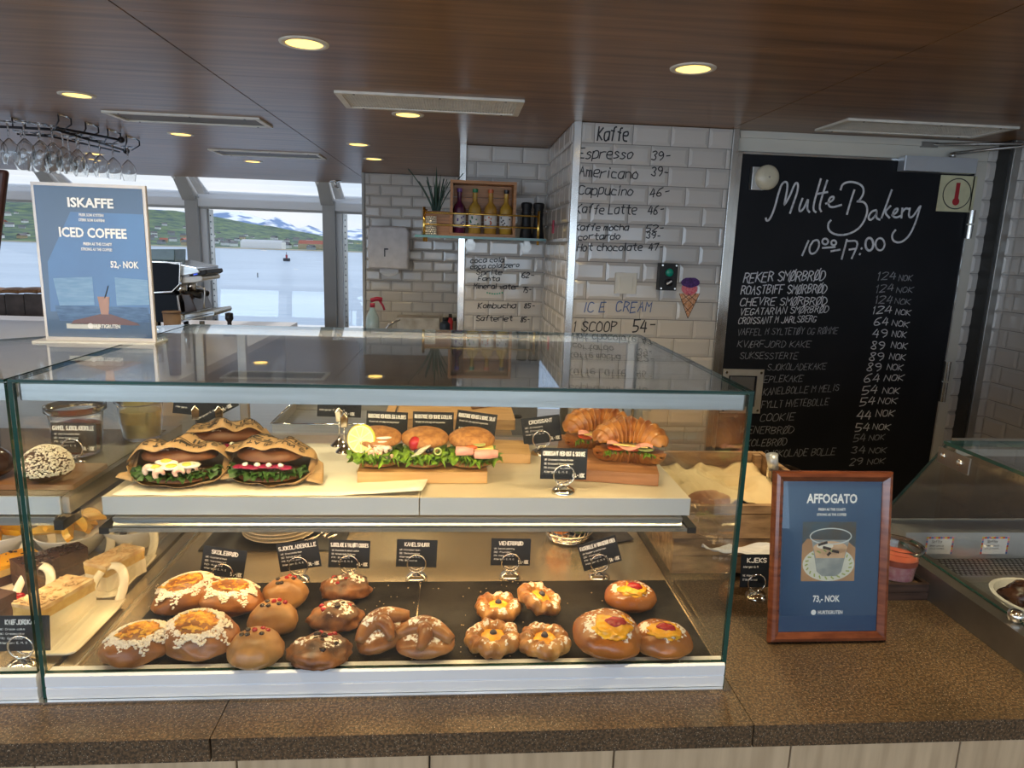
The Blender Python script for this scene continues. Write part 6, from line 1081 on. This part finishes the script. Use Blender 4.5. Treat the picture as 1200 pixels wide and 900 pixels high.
for a in ((-.06,.06,-.05,-.042),(-.06,.06,.042,.05),(-.06,-.052,-.0415,.0415),(.052,.06,-.0415,.0415)): MB().box(*a,0,.115).build('side_board',BOXW,t)
MB().box(-.05,.05,-.04,.04,.001,.10).build('soil',mat('soil',(.03,.02,.015),.9),t)
o=thing('potted_spiky_plant','dark green spiky plant rising from the wooden planter','plant',(xp-.005,3.50,zt+.1005)); PL=mat('blue green leaf',(.03,.085,.055),.45,0,(.018,.05,.035),30)
for k in range(16):
    a=k*2.4+.5; ln=random.uniform(.15,.235)*(1.1 if k%3 else .9); ls=random.uniform(.12,.55); rr=.012; d=Vector((math.cos(a),math.sin(a)*.6,0))
    mb=MB(); pts=[d*rr*1+Vector((0,0,0))+d*(ls*ln*(u**1.3))+Vector((0,0,ln*u*(1-.12*u))) for u in [i/6 for i in range(7)]]; sd=Vector((-d.y,d.x,0)).normalized(); V=[]
    for i,p in enumerate(pts): w_=.0085*(1-(i/6)**1.6)+.0004; V+=[tuple(p-sd*w_),tuple(p+d*.003),tuple(p+sd*w_),tuple(p-d*.003)]
    mb.add(V,[(i*4+j,i*4+(j+1)%4,i*4+4+(j+1)%4,i*4+4+j) for i in range(6) for j in range(4)]); mb.build('leaf',PL,o,True)
xj=at(506,275,y=3.42).x; t=thing('beaded_jar','small jar covered in white beads on the glass shelf','jar',(xj-.005,3.405,zt)); MB().lathe([(0,0),(.022,0),(.024,.08),(.018,.085)],18).build('jar_core',STEELW,t,True); mb=MB()
for i in range(9):
    for k in range(14): a=(k+.5*(i%2))*2*PI/14; mb.blob((.025*math.cos(a),.025*math.sin(a),.005+i*.0098),.0048,.0048,.0048,1)
tag(mb.build('beads',mat('white bead',(.75,.72,.66),.3),t,True),None,kind='stuff')
# ---- far wall things
p=at(457,291,y=5.28); t=thing('towel_dispenser','white paper towel dispenser on the far tiled wall','dispenser',(p.x,5.285,p.z)); DW=mat('dispenser plastic',(.60,.58,.60),.3); bev(MB().prism([(-.145,-.15),(.145,-.15),(.15,.12),(.13,.16),(-.13,.16),(-.15,.12)],-.13,0).build('cover',DW,t),.015,3); MB().grid(lambda u,v:(-.07+.14*u,-.07-.01*math.sin(v*3),-.15-.055*v*(1-.5*(2*u-1)**2)),10,6).build('paper_tongue',WHITEP,t,True); MB().box(-.03,.0,-.1335,-.1305,-.01,.0).box(-.03,-.022,-.1335,-.1305,-.06,-.0105).build('window_slot',BLACKM,t)
o=thing('wash_counter','steel wash counter along the far tiled wall','counter',(-.35,5.0,0)); bev(MB().box(-.335,.33,-.28,.275,.94,.975).build('worktop',STEEL,o),.003); MB().box(-.32,.32,-.26,.27,0,.939).build('cabinet',STEELW,o)
p=at(437,384,y=5.0); t=thing('spray_bottle','clear spray bottle with red trigger by the far tiles','bottle',(p.x+.0,4.98,.9755)); zt_=at(437,350,y=4.98).z-.9755; smooth_auto(MB().lathe([(0,0),(.045,0),(.048,.01),(.046,zt_*.45),(.02,zt_*.68),(.016,zt_*.75)],20).build('bottle',mat('cloudy plastic',(.55,.62,.66),.2,0,(.35,.52,.6),8),t)); RD=mat('red trigger plastic',(.5,.03,.08),.35)
MB().lathe([(.018,0),(.018,.03)],14,(0,0,zt_*.752)).tube([(-.01,0,zt_*.95),(.03,0,zt_),(.07,0,zt_*.98)],.016,10).tube([(.05,0,zt_*.95),(.075,0,zt_*.8),(.085,0,zt_*.68)],.008,8).build('trigger_head',RD,t,True)
p=at(490,384,y=5.0); t=thing('steel_grill','flat steel grill plate with a bent lever on the wash counter','grill',(p.x,5.0,.9755)); hg=at(490,371,y=5.0).z-.9755; bev(MB().box(-.15,.16,-.1,.1,.005,hg).build('grill_body',mat('stained steel',(.48,.42,.34),.35,.7,(.3,.25,.18),12),t),.006); MB().tube([(-.12,-.11,hg*.9),(-.2,-.12,hg*.6),(-.23,-.12,hg*.2),(-.17,-.12,.01)],.008,8).build('lever',CHROME,t,True)
for k,(px_,c,lb,w_) in enumerate(((522,(.02,.03,.05),'dark squat bottle on the wash counter',.04),(527.5,(.45,.03,.04),'red small bottle on the wash counter',.022),(533,(.10,.07,.05),'brown small bottle on the wash counter',.022))):
    p=at(px_,385,y=4.85); hh_=at(px_,[372,368,372][k],y=4.85).z-.9755; t=thing('sauce_bottle',lb,'bottle',(p.x,4.85+.0*k,.9755)); smooth_auto(MB().lathe([(0,0),(w_,0),(w_,hh_*.7),(w_*.5,hh_*.82),(w_*.5,hh_*.84)],16).build('bottle',mat('sauce %d'%k,c,.3),t)); MB().lathe([(w_*.55,hh_*.842),(w_*.55,hh_)],14).build('cap',BLACKP,t,True)
# bench shelf reflections etc: small red clip on return wall
p=at(650,266,x=.449); t=thing('wall_hook','small red tag on the tiled return wall','tag',(.444,p.y,p.z)); bev(MB().box(-.006,.0,-.02,.02,-.03,.03).build('red_tag',RD,t),.002)
